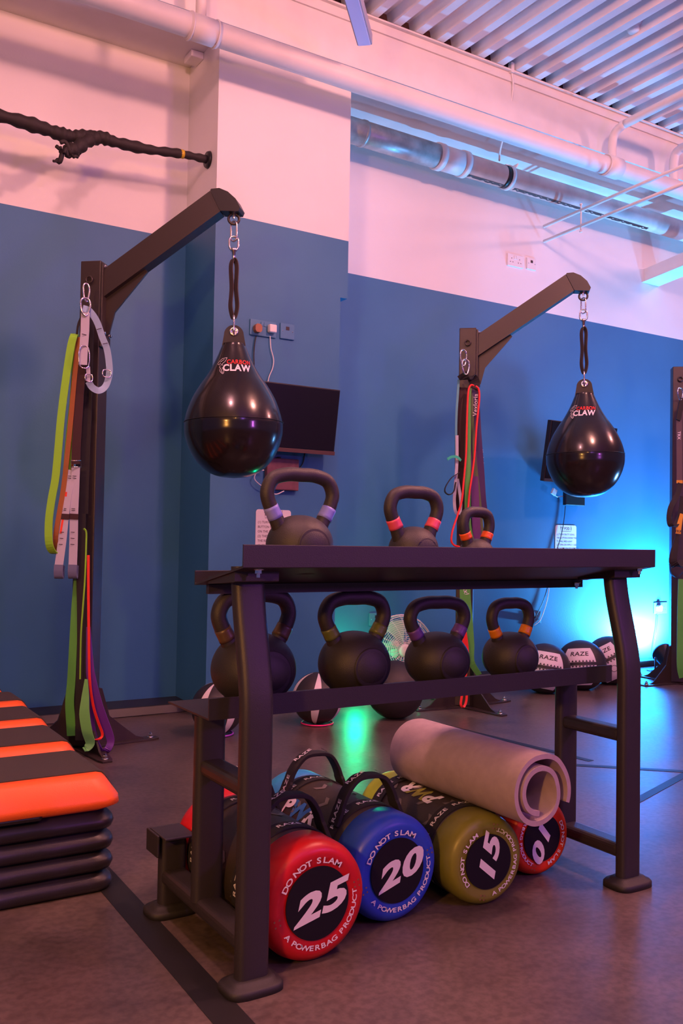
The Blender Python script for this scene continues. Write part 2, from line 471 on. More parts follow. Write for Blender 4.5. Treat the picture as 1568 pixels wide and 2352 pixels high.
kettlebell(1.203, 1.855, .5265, .088, .152, .205, .250, ('green', (.12, .14, .03)), 'kettlebell on the middle shelf with dull green handle rings', GM, tr=.018)
kettlebell(1.456, 1.855, .5265, .084, .140, .208, .232, ('purple', (.14, .06, .28)), 'kettlebell on the middle shelf with purple handle rings', GM, tr=.017)
kettlebell(1.706, 1.855, .5265, .076, .130, .165, .223, ('amber', (.75, .24, .01)), 'kettlebell on the middle shelf with amber handle rings', GM, tr=.0155)

# ------------------------------------------------------------------ power bags
M_BODY = mat('bag_fabric', (.035, .026, .02), .5, bump=.4, bscale=500, noise=.25, nscale=12)
M_CHEV = mat('chevron_print', (.14, .12, .115), .55)
def powerbag(x, y, r, L, yaw, colr, num, rot, label, show_text=None, far=None, loops=(1, 1), handles=(.13, .37)):
    b = tag(empty('power_bag', (x, y, 0), yaw), label, 'power bag', 'power bags under the rack')
    # local: axis along +Y, centre height r
    ax = Matrix.Translation((0, 0, r)) @ Matrix.Rotation(R(-90), 4, 'X')      # local z -> +y
    Mc = mat('vinyl_'+colr[0], colr[1], .38, noise=.12, nscale=9, bump=.3, bscale=25)
    cl = .085
    def wob(i): return 1
    prof = [(0, 0), (r*.72, 0), (r*.80, -.003), (r*.90, .003), (r*.965, .012), (r*1.0, .028), (r*1.0, cl), (r*.985, cl+.002)]
    cap = MB().lathe(prof, ax, 64).build('end_cap', Mc, b)
    MB().lathe([(r*.975, cl-.002), (r*.98, L*.3), (r*.985, L*.5), (r*.98, L*.7), (r*.975, L-cl+.002)], ax, 64).build('body', M_BODY, b)
    prof2 = [(p, L-z) for p, z in prof][::-1]
    MB().lathe(prof2, ax, 64).build('end_cap', mat(far[0], far[1], .4, noise=.12, nscale=9) if far else Mc, b)
    def face(px, py, d=0.0):            # front face plane (looking along +Y)
        ca, sa = math.cos(R(rot)), math.sin(R(rot))
        return Vector((px*ca-py*sa, -.0045-d, r+px*sa+py*ca))
    n = 56; rd = r*.60
    cv = [(rd*math.cos(2*PI*i/n), rd*math.sin(2*PI*i/n)) for i in range(n)]
    mb = MB(); mb.add([face(a, c, -.003) for a, c in cv]+[face(a, c, .0) for a, c in cv], [tuple(range(n-1, -1, -1)), tuple(range(n, 2*n))]+[(i, (i+1) % n, n+(i+1) % n, n+i) for i in range(n)])
    disc = mb.build('face_disc', mat('disc_vinyl', (.008, .006, .011), .6, spec=.25), cap)
    mb = MB(); place2d(mb, text2d(num, r*.60, 1.62, .32, .042), lambda a, c: face(a, c, .0008))
    mb.build('number', M_PRINTW, disc)
    # ring lettering
    def ring(mb, s, rad_, a0, size, bottom=False):
        adv = 0; tot = 0; ws = []
        for ch in s:
            wch = size*(.45 if ch == ' ' else .50 if ch == 'I' else 1.15 if ch in 'MW' else .95); ws.append(wch); tot += wch
        ang = tot/rad_/2
        for ch, wch in zip(s, ws):
            cen = adv+wch/2; adv += wch
            if ch == ' ': continue
            th = (a0+ang-cen/rad_) if not bottom else (a0-ang+cen/rad_)
            vf = text2d(ch, size, 1.42, 0, .022)
            def fn(p, q_, th=th):
                if not bottom: ux, uy = (math.sin(th), -math.cos(th)), (math.cos(th), math.sin(th))
                else: ux, uy = (-math.sin(th), math.cos(th)), (-math.cos(th), -math.sin(th))
                return face(rad_*math.cos(th)+ux[0]*p+uy[0]*q_, rad_*math.sin(th)+ux[1]*p+uy[1]*q_, .0005)
            place2d(mb, vf, fn)
    mb = MB(); ring(mb, 'DO NOT SLAM', r*.70, R(90), r*.135); mb.build('upper_lettering', M_PRINTW, cap)
    mb = MB(); ring(mb, 'A POWERBAG PRODUCT', r*.72, R(278), r*.120, True); mb.build('lower_lettering', M_PRINTW, cap)
    mb = MB()
    for s in (-1, 1):
        for i in (-1, 1):
            for j in (-1, 1):
                a = R(0 if s > 0 else 180)+i*.06; rr = r*(.78+.045*j)
                c0 = (rr*math.cos(a), rr*math.sin(a)); place2d(mb, ([(c0[0]+.0022*math.cos(t*PI/4), c0[1]+.0022*math.sin(t*PI/4)) for t in range(8)], [tuple(range(8))]), lambda a_, c_: face(a_, c_, .0008))
    mb.build('vent_eyelets', mat('brass_eyelet', (.35, .18, .08), .4, .6), cap)
    # body print, wrapped on the cylinder: u along axis, s arc from the top (+ = right)
    def wrap(u, s, e=.0008):
        th = s/r
        return Vector(((r*.987+e)*math.sin(th), u, r+(r*.987+e)*math.cos(th)))
    mb = MB()
    def chev(u, s, w_, k=1):
        for t in (0, 1):
            pass
        pts = [(-.5, .3*k), (0, -.2*k), (.5, .3*k), (.5, .75*k), (0, .25*k), (-.5, .75*k)]
        vv = [(a*w_, c*w_) for a, c in pts]
        mb.add([wrap(u+c, s+a) for a, c in vv], [(0, 1, 4, 5), (1, 2, 3, 4)])
    for i in range(10):
        for j in range(4):
            s = (-.5+i/9)*PI*r*1.0; u = L*(.27+.155*j)
            if (i+j) % 2 == 0: chev(u, s, r*.28)
    mb.build('chevron_pattern', M_CHEV, b)
    if show_text:
        (word, u0, s0, sz, du, ds) = show_text
        for ltr, cc, off in word:
            mbx = MB(); vf = text2d(ltr, sz, 1.25, .2, .05)
            place2d(mbx, vf, lambda a, c: wrap(u0+du*(a+off*sz), s0+ds*c, .0016))
            mbx.build('letter', cc, b)
    # straps with loops
    for hi, hu in enumerate(handles):
        strap = MB(); n2 = 40
        strap.ribbon([wrap(hu, 2*PI*i/n2*r, .002) for i in range(n2)], .044, (0, 1, 0), .003, closed=True)
        st = strap.build('strap', M_NYL, b)
        mbt = MB()
        for i in range(9):
            th = (i+.5)/9*2*PI*r
            place2d(mbt, text2d('RAZE', .019, 1.25, 0, .02), lambda a, c: wrap(hu+c, th-PI*r+a, .0045))
        mbt.build('strap_lettering', M_PRINTW, st)
        if not loops[hi]: continue
        hh = .066; sp = r*.66
        lp = smooth_path([wrap(hu, -sp*1.3, .004), wrap(hu, -sp, .006)+Vector((-.004, 0, .012)), Vector((-sp*.80, hu, 2*r+hh*.45)), Vector((-sp*.42, hu, 2*r+hh*.93)), Vector((sp*.05, hu, 2*r+hh)), Vector((sp*.52, hu, 2*r+hh*.88)), Vector((sp*.82, hu, 2*r+hh*.40)), wrap(hu, sp, .006)+Vector((.004, 0, .010)), wrap(hu, sp*1.3, .004)], 6)
        nn = len(lp); wd = [.042 if (i < 8 or i > nn-9) else .036 for i in range(nn)]
        hd = MB().ribbon(lp, wd, (0, 1, 0), .010).build('handle', M_NYL, b, bevel=.002)
        mh = MB()
        for i0 in range(6, nn-7, 12):
            c0 = lp[i0]; t = (lp[i0+1]-lp[i0-1]).normalized(); nrm = Vector((0, 1, 0)).cross(t)
            if nrm.z < 0: nrm = -nrm
            place2d(mh, text2d('RAZE', .018, 1.25, 0, .02), on_plane(c0+nrm*.0058, t, (0, 1, 0)))
        mh.build('handle_lettering', M_PRINTW, hd)
    return b
M_OL = mat('olive_print', (.28, .30, .04), .5); M_BL = mat('blue_print', (.03, .16, .45), .5)
powerbag(1.004, 1.678, .128, .50, 0, ('red', (.55, .008, .012)), '25', 14, 'power bag with red ends marked 25 beside the left rack leg')
powerbag(1.268, 1.757, .125, .52, 0, ('blue', (.02, .07, .55)), '20', 18, 'power bag with blue ends marked 20', ([('P', M_PRINTW, -.95), ('W', M_BL, 0), ('R', M_PRINTW, .95)], .30, -.115, .062, -1, 1), far=('vinyl_sky', (.03, .28, .60)), handles=(.13, .39))
powerbag(1.522, 1.727, .111, .50, R(-6), ('olive', (.20, .20, .02)), '15', 78, 'power bag with olive green ends marked 15', ([('P', M_PRINTW, -.95), ('W', M_OL, 0), ('R', M_PRINTW, .95)], .26, -.035, .062, 1, -1), far=('vinyl_lime', (.38, .50, .03)), handles=(.115, .40), loops=(0, 0))
powerbag(1.785, 1.81, .104, .48, R(-3), ('orange', (.72, .04, .008)), '10', -112, 'power bag with orange ends marked 10 beneath the rolled mat', loops=(0, 0))

# ------------------------------------------------------------------ rolled mat
mat_o = tag(empty('exercise_mat', (1.612, 1.64, .290), R(1.5)), 'rolled lilac grey exercise mat lying on top of the power bags', 'mat')
def spiral(t):      # t 0..1 outer to inner
    th = R(-22)+t*R(650)
    pts = [(0, .104), (.10, .093), (.18, .084), (.35, .080), (.5, .074), (.62, .060), (.75, .056), (1, .052)]
    for (a, ra), (b, rb_) in zip(pts, pts[1:]):
        if t <= b:
            u = (t-a)/(b-a); u = u*u*(3-2*u); r_ = ra+(rb_-ra)*u; break
    return Vector((r_*math.cos(th), 0, r_*math.sin(th)))
P = [spiral(i/150) for i in range(151)]
outer = []; inner = []
for i, p in enumerate(P):
    t = (P[min(i+1, 150)]-P[max(i-1, 0)]).normalized(); n = Vector((t.z, 0, -t.x)); hw_ = .0062
    outer.append(p+n*hw_); inner.append(p-n*hw_)
loop = outer+inner[::-1]
mb = MB(); Lm = .50; N = len(loop); v = []
for k in (0, .5, 1): v += [(p.x, k*Lm, p.z) for p in loop]
f = []
for k in range(2):
    for i in range(N): f.append((k*N+i, k*N+(i+1) % N, (k+1)*N+(i+1) % N, (k+1)*N+i))
mb.add(v, f, True)
ef = []
for i in range(150): ef.append((i, i+1, N-2-i, N-1-i))
mb.add(v, ef+[tuple(2*N+j for j in e) for e in ef])
mb.build('rolled_sheet', mat('mat_foam', (.44, .34, .35), .75, noise=.06, nscale=40, bump=.3, bscale=500), mat_o)

# ------------------------------------------------------------------ aerobic step stacks
M_OR = mat('step_orange', (.85, .125, .018), .42, bump=.2, bscale=400)
M_STB = mat('step_black', (.018, .014, .02), .38, bump=.15, bscale=300)
M_STM = mat('step_grip', (.045, .035, .032), .75, bump=.6, bscale=500)
def rrect(cx, cy, wx, wy, r_, n=6):
    out = []
    for sx, sy, a0 in ((1, 1, 0), (-1, 1, 90), (-1, -1, 180), (1, -1, 270)):
        for k in range(n+1):
            a = R(a0+k*90/n); out.append((cx+sx*(wx/2-r_)+r_*math.cos(a), cy+sy*(wy/2-r_)+r_*math.sin(a)))
    return out
def loft(rings, smooth=True):
    mb = MB(); n = len(rings[0][1]); v = []; f = []
    for z, ring in rings: v += [(a, b, z) for a, b in ring]
    for j in range(len(rings)-1):
        for i in range(n): f.append((j*n+i, j*n+(i+1) % n, (j+1)*n+(i+1) % n, (j+1)*n+i))
    mb.add(v, f, smooth); mb.add(v, [tuple(range(n-1, -1, -1)), tuple((len(rings)-1)*n+i for i in range(n))])
    return mb
def riser(x, y, z, D):
    W = 1.02
    rr = [(0, .018, .05), (.004, .006, .05), (.018, .0, .055), (.030, .004, .055), (.042, .016, .05), (.05, .022, .05)]
    return loft([(a, rrect(-W/2, D/2, W-2*i, D-2*i, r_)) for a, i, r_ in rr]).build('step_riser', M_STB, None, loc=(x, y, z))
def platform(x, y, z, D, label):
    W = 1.02
    p = tag(empty('step_platform', (x, y, z)), label, 'step platform', 'orange aerobic step platforms')
    rr = [(.0, .022, .05), (.012, .0, .055), (.03, .002, .055), (.072, .030, .05), (.080, .038, .045), (.084, .050, .04)]
    loft([(a, rrect(-W/2, D/2, W-2*i, D-2*i, r_)) for a, i, r_ in rr]).build('deck', M_OR, p)
    # grip mat band across the top wrapping down the ends
    yb0, yb1 = .072, D-.052
    pr = [(-W-.001, .016), (-W+.001, .031), (-W+.029, .074), (-W+.037, .083), (-W+.05, .087), (-.05, .087), (-.037, .083), (-.029, .074), (-.001, .031), (.001, .016)]
    inn = [(a*.985-.5*W*.015, b-.006) for a, b in pr[::-1]]
    MB().prism(pr+inn, yb0, yb1).build('grip_mat', M_STM, p)
    mb = MB().box(-.55, -.20, .004, .05, -.004, .016); mb.build('carry_notch', M_STB, p, bevel=.01)
    return p
ys = [2.262, 2.65, 3.03, 3.39, 3.71]
labs = ['nearest orange step platform with black grip top at the left edge', 'second orange step platform from the front of the left row',
        'middle orange step platform in the row receding along the left edge', 'fourth orange step platform from the front of the left row', 'furthest orange step platform of the left row near the wall']
for i, y in enumerate(ys):
    D = (ys[i+1]-y-.012) if i < 4 else .30
    xx = .772+.018*i if i < 4 else .808
    for k in range(4):
        o = riser(xx, y+.012, k*.051, D-.02)
        lv = ['lowest', 'second lowest', 'second highest', 'highest'][k]
        if i == 0: tag(o, 'black step riser, %s of the four under the nearest orange platform' % lv, 'step riser', 'black step risers')
        else: tag(o, 'black step riser, %s of the four in the %s stack of the left row' % (lv, ['', 'second', 'middle', 'fourth', 'furthest'][i]), 'step riser', 'black step risers')
    platform(xx+.008, y, .206, D, labs[i])

# ------------------------------------------------------------------ bag towers
TD = Vector((math.cos(R(42)), -math.sin(R(42)), 0))
def torus_link(c, u, v_, a, b, r_, name, M, parent, n=28):
    """stadium link in the (u,v) plane, half length a along u, half width b along v"""
    pts = []
    for i in range(n):
        t = 2*PI*i/n; cu, sv = math.cos(t), math.sin(t)
        pts.append(Vector(c)+Vector(u)*(math.copysign(a-b, cu)+b*cu if a > b else a*cu)+Vector(v_)*b*sv)
    return MB().tube(pts, r_, 10, closed=True).build(name, M, parent)
def tower(cx, cy, label, bagrz=None, with_arm=True):
    t = tag(empty('bag_tower', (cx, cy, 0), R(-42)), label, 'bag tower', 'black steel bag towers')
    s = .046
    MB().box(-s, s, -s, s, .008, 2.07).build('post', M_TOWER, t, bevel=.004)
    # base plate with four pointed gusset feet at 45 degrees
    for k in range(4):
        a = R(45+90*k)+R(-3)
        Mr = Matrix.Rotation(a, 4, 'Z')
        mb = MB(); L = .33
        poly = [(.0, -.06), (.10, -.05), (L-.03, -.03), (L, -.02), (L, .02), (L-.03, .03), (.10, .05), (0, .06)]
        v = [Mr @ Vector((a_, b_, z)) for z in (0, .008) for a_, b_ in poly]; n = 8
        mb.add(v, [tuple(range(n-1, -1, -1)), tuple(range(n, 2*n))]+[(i, (i+1) % n, n+(i+1) % n, n+i) for i in range(n)])
        poly2 = [(.04, .008), (L-.06, .008), (L-.10, .022), (.17, .07), (.11, .12), (.075, .24), (.04, .25)]
        mb.prism(poly2, -.004, .004, Mr)
        ft = mb.build('foot_gusset', M_TOWER, t, bevel=.001)
        bp = Mr @ Vector((L-.032, 0, 0))
        mb = MB(); mb.lathe([(.014, .008), (.014, .012)], Matrix.Translation(bp), 16); mb.lathe([(.0095, .012), (.0095, .022), (.006, .024), (.005, .03), (0, .031)], Matrix.Translation(bp), 6, False)
        mb.build('anchor_bolt', M_CHROME, ft)
    # hook eye on the front-left face
    MB().tube([Vector((-s*0+.014*math.cos(a), -s-.012-.0, 1.985+.014*math.sin(a))) for a in [2*PI*i/16 for i in range(16)]], .004, 8, closed=True).build('hook_eye', M_TOWER, t)
    if with_arm:
        arm = MB().prism([(.052, 1.915), (.565, 2.262), (.52, 2.352), (.052, 2.035)], -.032, .032).build('arm', M_TOWER, t, bevel=.004)
        MB().prism([(.566, 2.263), (.645, 2.258), (.652, 2.275), (.632, 2.312), (.598, 2.343), (.560, 2.360), (.525, 2.358), (.521, 2.352)], -.036, .036).build('end_cap', mat('cap_plastic', (.014, .012, .013), .4), arm, bevel=.003)
        MB().box(.046, .056, -.046, .046, 1.70, 2.06).build('mounting_plate', M_TOWER, t, bevel=.002)
        MB().prism([(.056, 1.755), (.072, 1.765), (.095, 1.855), (.240, 2.025), (.230, 2.036), (.056, 1.92)], -.005, .005).build('gusset_plate', M_TOWER, t)
        for z in (2.045, 1.76):
            for yy in (-.03, .03):
                MB().lathe([(.010, 0), (.010, .004), (.007, .005), (.007, .012), (0, .013)], Matrix.Translation((.056, yy, z)) @ Matrix.Rotation(R(90), 4, 'Y'), 8, False).build('bolt', M_CHROME, t)
        MB().lathe([(.009, 2.262), (.009, 2.25), (.005, 2.25), (.005, 2.24)], Matrix.Translation((.615, 0, 0)), 12, False).build('eye_bolt', M_CHROME, arm)
    return t
T1 = (1.15, 3.88); T2 = (3.23, 3.88); T3 = (5.045, 3.90)
tower(*T1, 'black steel bag tower at the left holding blue and lime straps')
tower(*T2, 'black steel bag tower in the middle with red cord and dark bands')
tower(*T3, 'black steel post tower cut off by the right edge of the photo', with_arm=False)

def bagpt(prof, logo_ang, zc):
    def rad_at(z):
        for (r0, z0), (r1, z1) in zip(prof, prof[1:]):
            if z0 <= z <= z1 and z1 > z0: return r0+(r1-r0)*(z-z0)/(z1-z0)
        return prof[-1][0]
    def fn(a, b, e=.0012):
        z = zc+b; r_ = rad_at(z); th = logo_ang+a/r_
        return Vector(((r_+e)*math.cos(th), (r_+e)*math.sin(th), z))
    return fn
def aqua_bag(T, label, ang):
    bx = Vector((*T, 0))+TD*.615
    b = tag(empty('punching_bag', (bx.x, bx.y, 1.145), 0), label, 'punching bag', 'black teardrop punching bags')
    piv = Vector((bx.x, bx.y, 2.27)); Mt = Matrix.Translation(piv) @ Matrix.Rotation(-.021, 4, Vector((F_.x, F_.y, 0)).normalized()) @ Matrix.Translation(-piv) @ Matrix.Translation((bx.x, bx.y, 1.145))
    b.matrix_world = Mt
    b.location = Mt.translation; b.rotation_euler = Mt.to_euler()
    pz = [(0, 2325), (110, 2312), (200, 2275), (285, 2200), (345, 2100), (378, 2000), (384, 1940), (383, 1890), (362, 1800), (322, 1700), (264, 1600), (208, 1520), (162, 1440), (128, 1370), (103, 1310), (93, 1285), (90, 1270)]
    k = .000534
    prof = [(r_*k, (2325-y)*k) for r_, y in pz]
    pv = smooth_path([(a, 0, c) for a, c in prof], 4)
    prof = [(max(0, p.x), p.z) for p in pv]; prof[0] = (0, prof[0][1])
    MB().lathe(prof, None, 72).build('bladder', M_GLOSS, b)
    # moulded seam
    MB().tube([(.2065*math.cos(2*PI*i/64), .2065*math.sin(2*PI*i/64), .232) for i in range(64)], .0012, 6, closed=True).build('seam', M_BLK, b)
    H = (2325-1270)*k
    # flat lug facing the camera, with an eyelet
    rz = math.atan2(-bx.y, -bx.x)
    Ml = Matrix.Rotation(rz+PI/2, 4, 'Z')
    out = [(-.049, H-.01)]+[(-.041*math.cos(t)*1.0, H+.035+.041*math.sin(t)) for t in [i*PI/12 for i in range(13)]]+[(.049, H-.01)]
    MB().prism([(a, c) for a, c in out], -.022, .022, Ml, smooth=False).build('lug', mat('lug_rubber', (.012, .009, .010), .45), b, bevel=.010, seg=3)
    e = MB()
    Me = Ml @ Matrix.Translation((0, -.020, H+.048)) @ Matrix.Rotation(R(90), 4, 'X')
    e.lathe([(.010, 0), (.019, .0), (.019, .005), (.014, .007), (.010, .005)], Me, 24)
    e.build('eyelet', M_CHROME, b)
    V = Ml.to_3x3() @ Vector((1, 0, 0)); Z = Vector((0, 0, 1)); Nf = Ml.to_3x3() @ Vector((0, -1, 0))
    torus_link(Nf*.012+Z*(H+.076), Z, Nf, .042, .022, .0045, 'shackle', M_CHROME, b)
    # webbing loop
    z0, z1 = H+.108, H+.36
    lp = smooth_path([Z*z0, V*.014+Z*(z0+.05), V*.009+Z*(z0+.13), V*.012+Z*(z1-.03), Z*z1, -V*.012+Z*(z1-.03), -V*.009+Z*(z0+.13), -V*.014+Z*(z0+.05)], 6, closed=True)
    MB().ribbon(lp, .024, (V*.62+Nf*.8), .0045, closed=True).build('webbing_loop', mat('strap_brown', (.045, .03, .03), .75, bump=.4, bscale=800), b)
    # swivel
    mb = MB(); mb.lathe([(.006, z1-.004), (.008, z1+.004), (.008, z1+.03), (.014, z1+.034), (.014, z1+.044), (.004, z1+.048)], None, 16)
    mb.build('swivel_stem', M_CHROME, b)
    torus_link(Z*(z1+.066), Z, V, .030, .019, .0042, 'swivel_loop', M_CHROME, b)
    torus_link(Z*(z1+.118), Z, (V+Nf*.6).normalized(), .042, .014, .0038, 'snap_hook', M_CHROME, b)
    torus_link(Z*(z1+.170), Z, V, .022, .022, .0055, 'hanging_ring', M_TOWER, b)
    # logo
    fn = bagpt(prof, ang, .452)
    lg = MB(); place2d(lg, text2d('CLAW', .042, .92, 0, .035), lambda a, c: fn(a+.012, c-.006))
    lg.build('logo_lettering', M_PRINTW, b)
    lg = MB(); place2d(lg, text2d('CARBON', .026, .92, 0, .02), lambda a, c: fn(a+.022, c+.021))
    lg.build('logo_lettering', mat('red_print', (.75, .02, .015), .5), b)
    lg = MB()
    for st in ([(-.028, .040), (-.050, .036), (-.066, .024), (-.072, .014), (-.066, .010), (-.060, .015), (-.054, .010)],
               [(-.028, .040), (-.036, .024), (-.048, .014), (-.052, .006), (-.046, .008)],
               [(-.040, .032), (-.052, .026), (-.060, .020)], [(-.058, .006), (-.062, -.002), (-.056, -.010)],
               [(-.056, -.006), (-.060, -.018), (-.054, -.028), (-.046, -.034), (-.042, -.026), (-.044, -.014), (-.050, -.004)],
               [(-.050, -.010), (-.052, -.020), (-.046, -.030)]):
        pts = [(p.x, p.y) for p in smooth_path([(a, c, 0) for a, c in st], 4)]
        place2d(lg, stroke2d(pts, .0016), lambda a, c: fn(a, c))
    lg.build('logo_emblem', M_PRINTW, b)
    return b
b1p = Vector((*T1, 0))+TD*.615; b2p = Vector((*T2, 0))+TD*.615
aqua_bag(T1, 'black teardrop punching bag hanging from the left tower arm', math.atan2(-b1p.y, -b1p.x))
aqua_bag(T2, 'black teardrop punching bag hanging from the middle tower arm', math.atan2(-b2p.y, -b2p.x)-R(9))

# ------------------------------------------------------------------ straps and bands on the left tower
def bandpath(pp, Y): return [at(x, y, Y) for x, y in pp]
RVf = Vector((RV.x, RV.y, 0)).normalized()
def bandloop(name, px, Y, wd, M, label, cat='resistance band', th=.004, group=None, text=None, side=None, sm=True, closed=False):
    pts = bandpath(px, Y) if not isinstance(Y, (list, tuple)) else [at(x, y, yy) for (x, y), yy in zip(px, Y)]
    o = pts[0].copy()
    if sm: pts = smooth_path(pts, 5, closed=closed)
    ws = wd
    if isinstance(wd, (list, tuple)):
        ws = []
        n = len(wd)
        for i in range(len(pts)):
            t = i/(len(pts)-1)*(n-1); k = min(int(t), n-2); ws.append(wd[k]+(wd[k+1]-wd[k])*(t-k))
    mb = MB().ribbon([p-o for p in pts], ws, side or RVf, th, closed=closed)
    ob = mb.build(name, M, None, loc=o)
    if label: tag(ob, label, cat, group)
    return ob, pts
GB = 'bands and straps on the left tower'
M_LIME = mat('band_lime', (.25, .62, .03), .5); M_BRN = mat('band_copper', (.30, .09, .03), .45)
M_GRN = mat('band_green', (.09, .38, .06), .5); M_PUR = mat('band_purple', (.14, .03, .32), .5)
M_RED = mat('band_red', (.8, .03, .025), .4); M_SBL = mat('strap_pale_blue', (.34, .50, .70), .7, bump=.4, bscale=900)
M_SWH = mat('strap_pale', (.50, .50, .62), .7, bump=.4, bscale=900); M_PAD = mat('strap_pad', (.13, .15, .26), .8)
M_MAR = mat('strap_maroon', (.045, .015, .02), .8)
YA = 3.74
bandloop('resistance_band', [(170, 770), (162, 800), (150, 880), (140, 960), (133, 1040), (127, 1100), (118, 1150), (112, 1200), (113, 1250), (124, 1270), (134, 1262), (140, 1200), (150, 1120), (160, 1000), (170, 900), (174, 800), (172, 772)], [YA]*9+[YA+.02]+[YA+.05]*7, .031, M_LIME, 'lime green resistance band hanging on the left tower', closed=True)
bandloop('resistance_band', [(183, 776), (178, 800), (170, 880), (163, 960), (155, 1040), (146, 1120), (136, 1180), (128, 1230), (130, 1262), (136, 1264), (144, 1200), (158, 1120), (170, 1000), (184, 880), (186, 790)], [YA+.015]*8+[YA+.03]*2+[YA+.06]*5, .020, M_BRN, 'copper brown resistance band behind the lime green band', closed=True)
bandloop('utility_strap', [(190, 722), (180, 745), (176, 775)], YA, .009, M_NYL, 'short black cord holding the lime green band on the left tower', 'cord')
# pale blue suspension strap
s1 = tag(empty('suspension_strap', at(195, 715, YA-.02)), 'pale blue suspension strap looped from a chrome clip on the left tower', 'suspension strap')
def on(parent, mb, name, M, **k):
    o = parent.location; mb.v = [tuple(Vector(p)-o) for p in mb.v]; return mb.build(name, M, parent, **k)
lp = smooth_path(bandpath([(190, 708), (205, 714), (222, 738), (235, 775), (245, 800), (250, 830), (251, 858), (243, 886), (228, 897), (212, 890), (203, 876)], YA-.03), 6)
sd = [RVf*math.cos(t)+Vector((0, 0, 1))*math.sin(t) for t in [R(0+0*i) for i in range(len(lp))]]
tw = []
for i, p in enumerate(lp):
    t = (lp[min(i+1, len(lp)-1)]-lp[max(i-1, 0)]).normalized(); nv = Vector((F_.x, F_.y, 0)).normalized().cross(t); tw.append(nv if nv.length > .1 else RVf)
on(s1, MB().ribbon(lp, .027, tw, .003), 'webbing_loop', M_SBL)
on(s1, MB().ribbon(bandpath([(196, 718), (195, 760), (192, 800), (190, 838)], YA-.035), .035, RVf, .003), 'webbing', M_SWH)
on(s1, MB().ribbon(bandpath([(202, 842), (203, 860), (203, 876)], YA-.03), .016, RVf, .003), 'webbing_tail', M_SWH)
for c in ((193, 820, 10, 22), (245, 858, 8, 8), (204, 868, 7, 8)):
    x, y, a, b_ = c; pts = bandpath([(x-a, y-b_), (x+a, y-b_+2), (x+a, y+b_), (x-a, y+b_-2)], YA-.042)
    on(s1, MB().tube(smooth_path(pts, 3, closed=True), .0028, 8, closed=True), 'buckle', M_CHROME)
mk = MB()
for (a, b_) in (((188, 767), (200, 770)), ((222, 757+0), (233, 754)), ((236, 790), (247, 788))):
    mk.ribbon([at(*a, YA-.04), at(*b_, YA-.04)], .003, (0, 0, 1), .001)
on(s1, mk, 'size_mark', M_INK)
for (x, y, hx, hy) in ((198, 672, 7, 20), (196, 705, 11, 20)):
    pts = bandpath([(x-hx*.5, y-hy), (x+hx*.7, y-hy+3), (x+hx, y), (x+hx*.3, y+hy), (x-hx*.6, y+hy-6), (x-hx, y-hy*.4)], YA-.03-.01*(y > 700))
    on(s1, MB().tube(smooth_path(pts, 4, closed=True), .0042, 8, closed=True), 'snap_hook', M_CHROME)
# maroon webbing with foot cradles
s2 = tag(empty('suspension_trainer', at(184, 800, YA+.03)), 'dark suspension trainer with pale foot cradles on the left tower', 'suspension trainer')
on(s2, MB().ribbon(bandpath([(188, 790), (184, 880), (179, 960), (175, 1030), (174, 1066)], YA+.01), .036, RVf, .004), 'webbing', M_MAR)
on(s2, MB().ribbon(bandpath([(203, 730), (200, 880), (196, 1000), (192, 1100), (190, 1180)], YA+.06), .045, RVf, .004), 'rear_webbing', M_NYL)
for cx_, pth in ((0, [(174, 1074), (172, 1130), (170, 1180), (169, 1240), (167, 1300)]), (1, [(166, 1080), (156, 1130), (149, 1180), (143, 1240), (135, 1300)])):
    yy = YA-.005+.012*cx_
    w_ = on(s2, MB().ribbon(smooth_path(bandpath(pth, yy), 4), .034, RVf, .003), 'cradle_webbing', M_SWH)
    e = pth[-1]
    on(s2, MB().ribbon(smooth_path([at(e[0], e[1]-3, yy-.003), at(e[0]-1, e[1]+14, yy-.004), at(e[0], e[1]+26, yy+.004), at(e[0]+2, e[1]+24, yy+.03), at(e[0]+3, e[1], yy+.045)], 4), .036, RVf, .007), 'foot_pad', M_PAD)
    lb = on(s2, MB().ribbon(bandpath([pth[2], (pth[2][0]-1, pth[2][1]+13)], yy-.003), .037, RVf, .003), 'label_tab', M_MAR)
    mk = MB()
    for yk in (1093, 1098, 1168, 1172, 1222, 1236, 1250):
        t = (yk-1074)/226; xk = pth[0][0]+(pth[-1][0]-pth[0][0])*t
        mk.ribbon([at(xk-7, yk, yy-.003), at(xk+7, yk+1, yy-.003)], .0022, (0, 0, 1), .001)
    on(s2, mk, 'stitch_mark', M_INK)
pts = bandpath([(163, 1058), (186, 1058), (186, 1073), (163, 1073)], YA-.012)
on(s2, MB().tube(pts, .003, 8, closed=True), 'buckle', M_CHROME)
# lower bands
bandloop('resistance_band', [(178, 1300), (176, 1340), (172, 1400), (168, 1480), (164, 1560), (160, 1612), (162, 1650), (164, 1690)], YA+.05, [.02, .026, .03, .032, .034, .036, .038, .036], M_GRN, 'dark green resistance band hanging along the left side of the left tower')
bandloop('resistance_band', [(198, 1560), (196, 1600), (194, 1640), (200, 1680), (207, 1705), (200, 1718), (192, 1722)], YA-.06, [.012, .030, .042, .042, .038, .032, .026], mat('band_light_green', (.17, .52, .14), .5), 'light green band loop ending at the foot of the left tower')
bandloop('resistance_band', [(203, 1440), (206, 1520), (210, 1560), (222, 1610), (236, 1650), (250, 1685), (254, 1705), (246, 1722), (233, 1726), (222, 1708), (214, 1680), (210, 1640), (206, 1560)], [YA-.03]*8+[YA]*5, [.016, .030, .038, .040, .038, .034, .030, .028, .026, .024, .022, .020, .016], M_PUR, 'purple resistance band looped at the foot of the left tower')
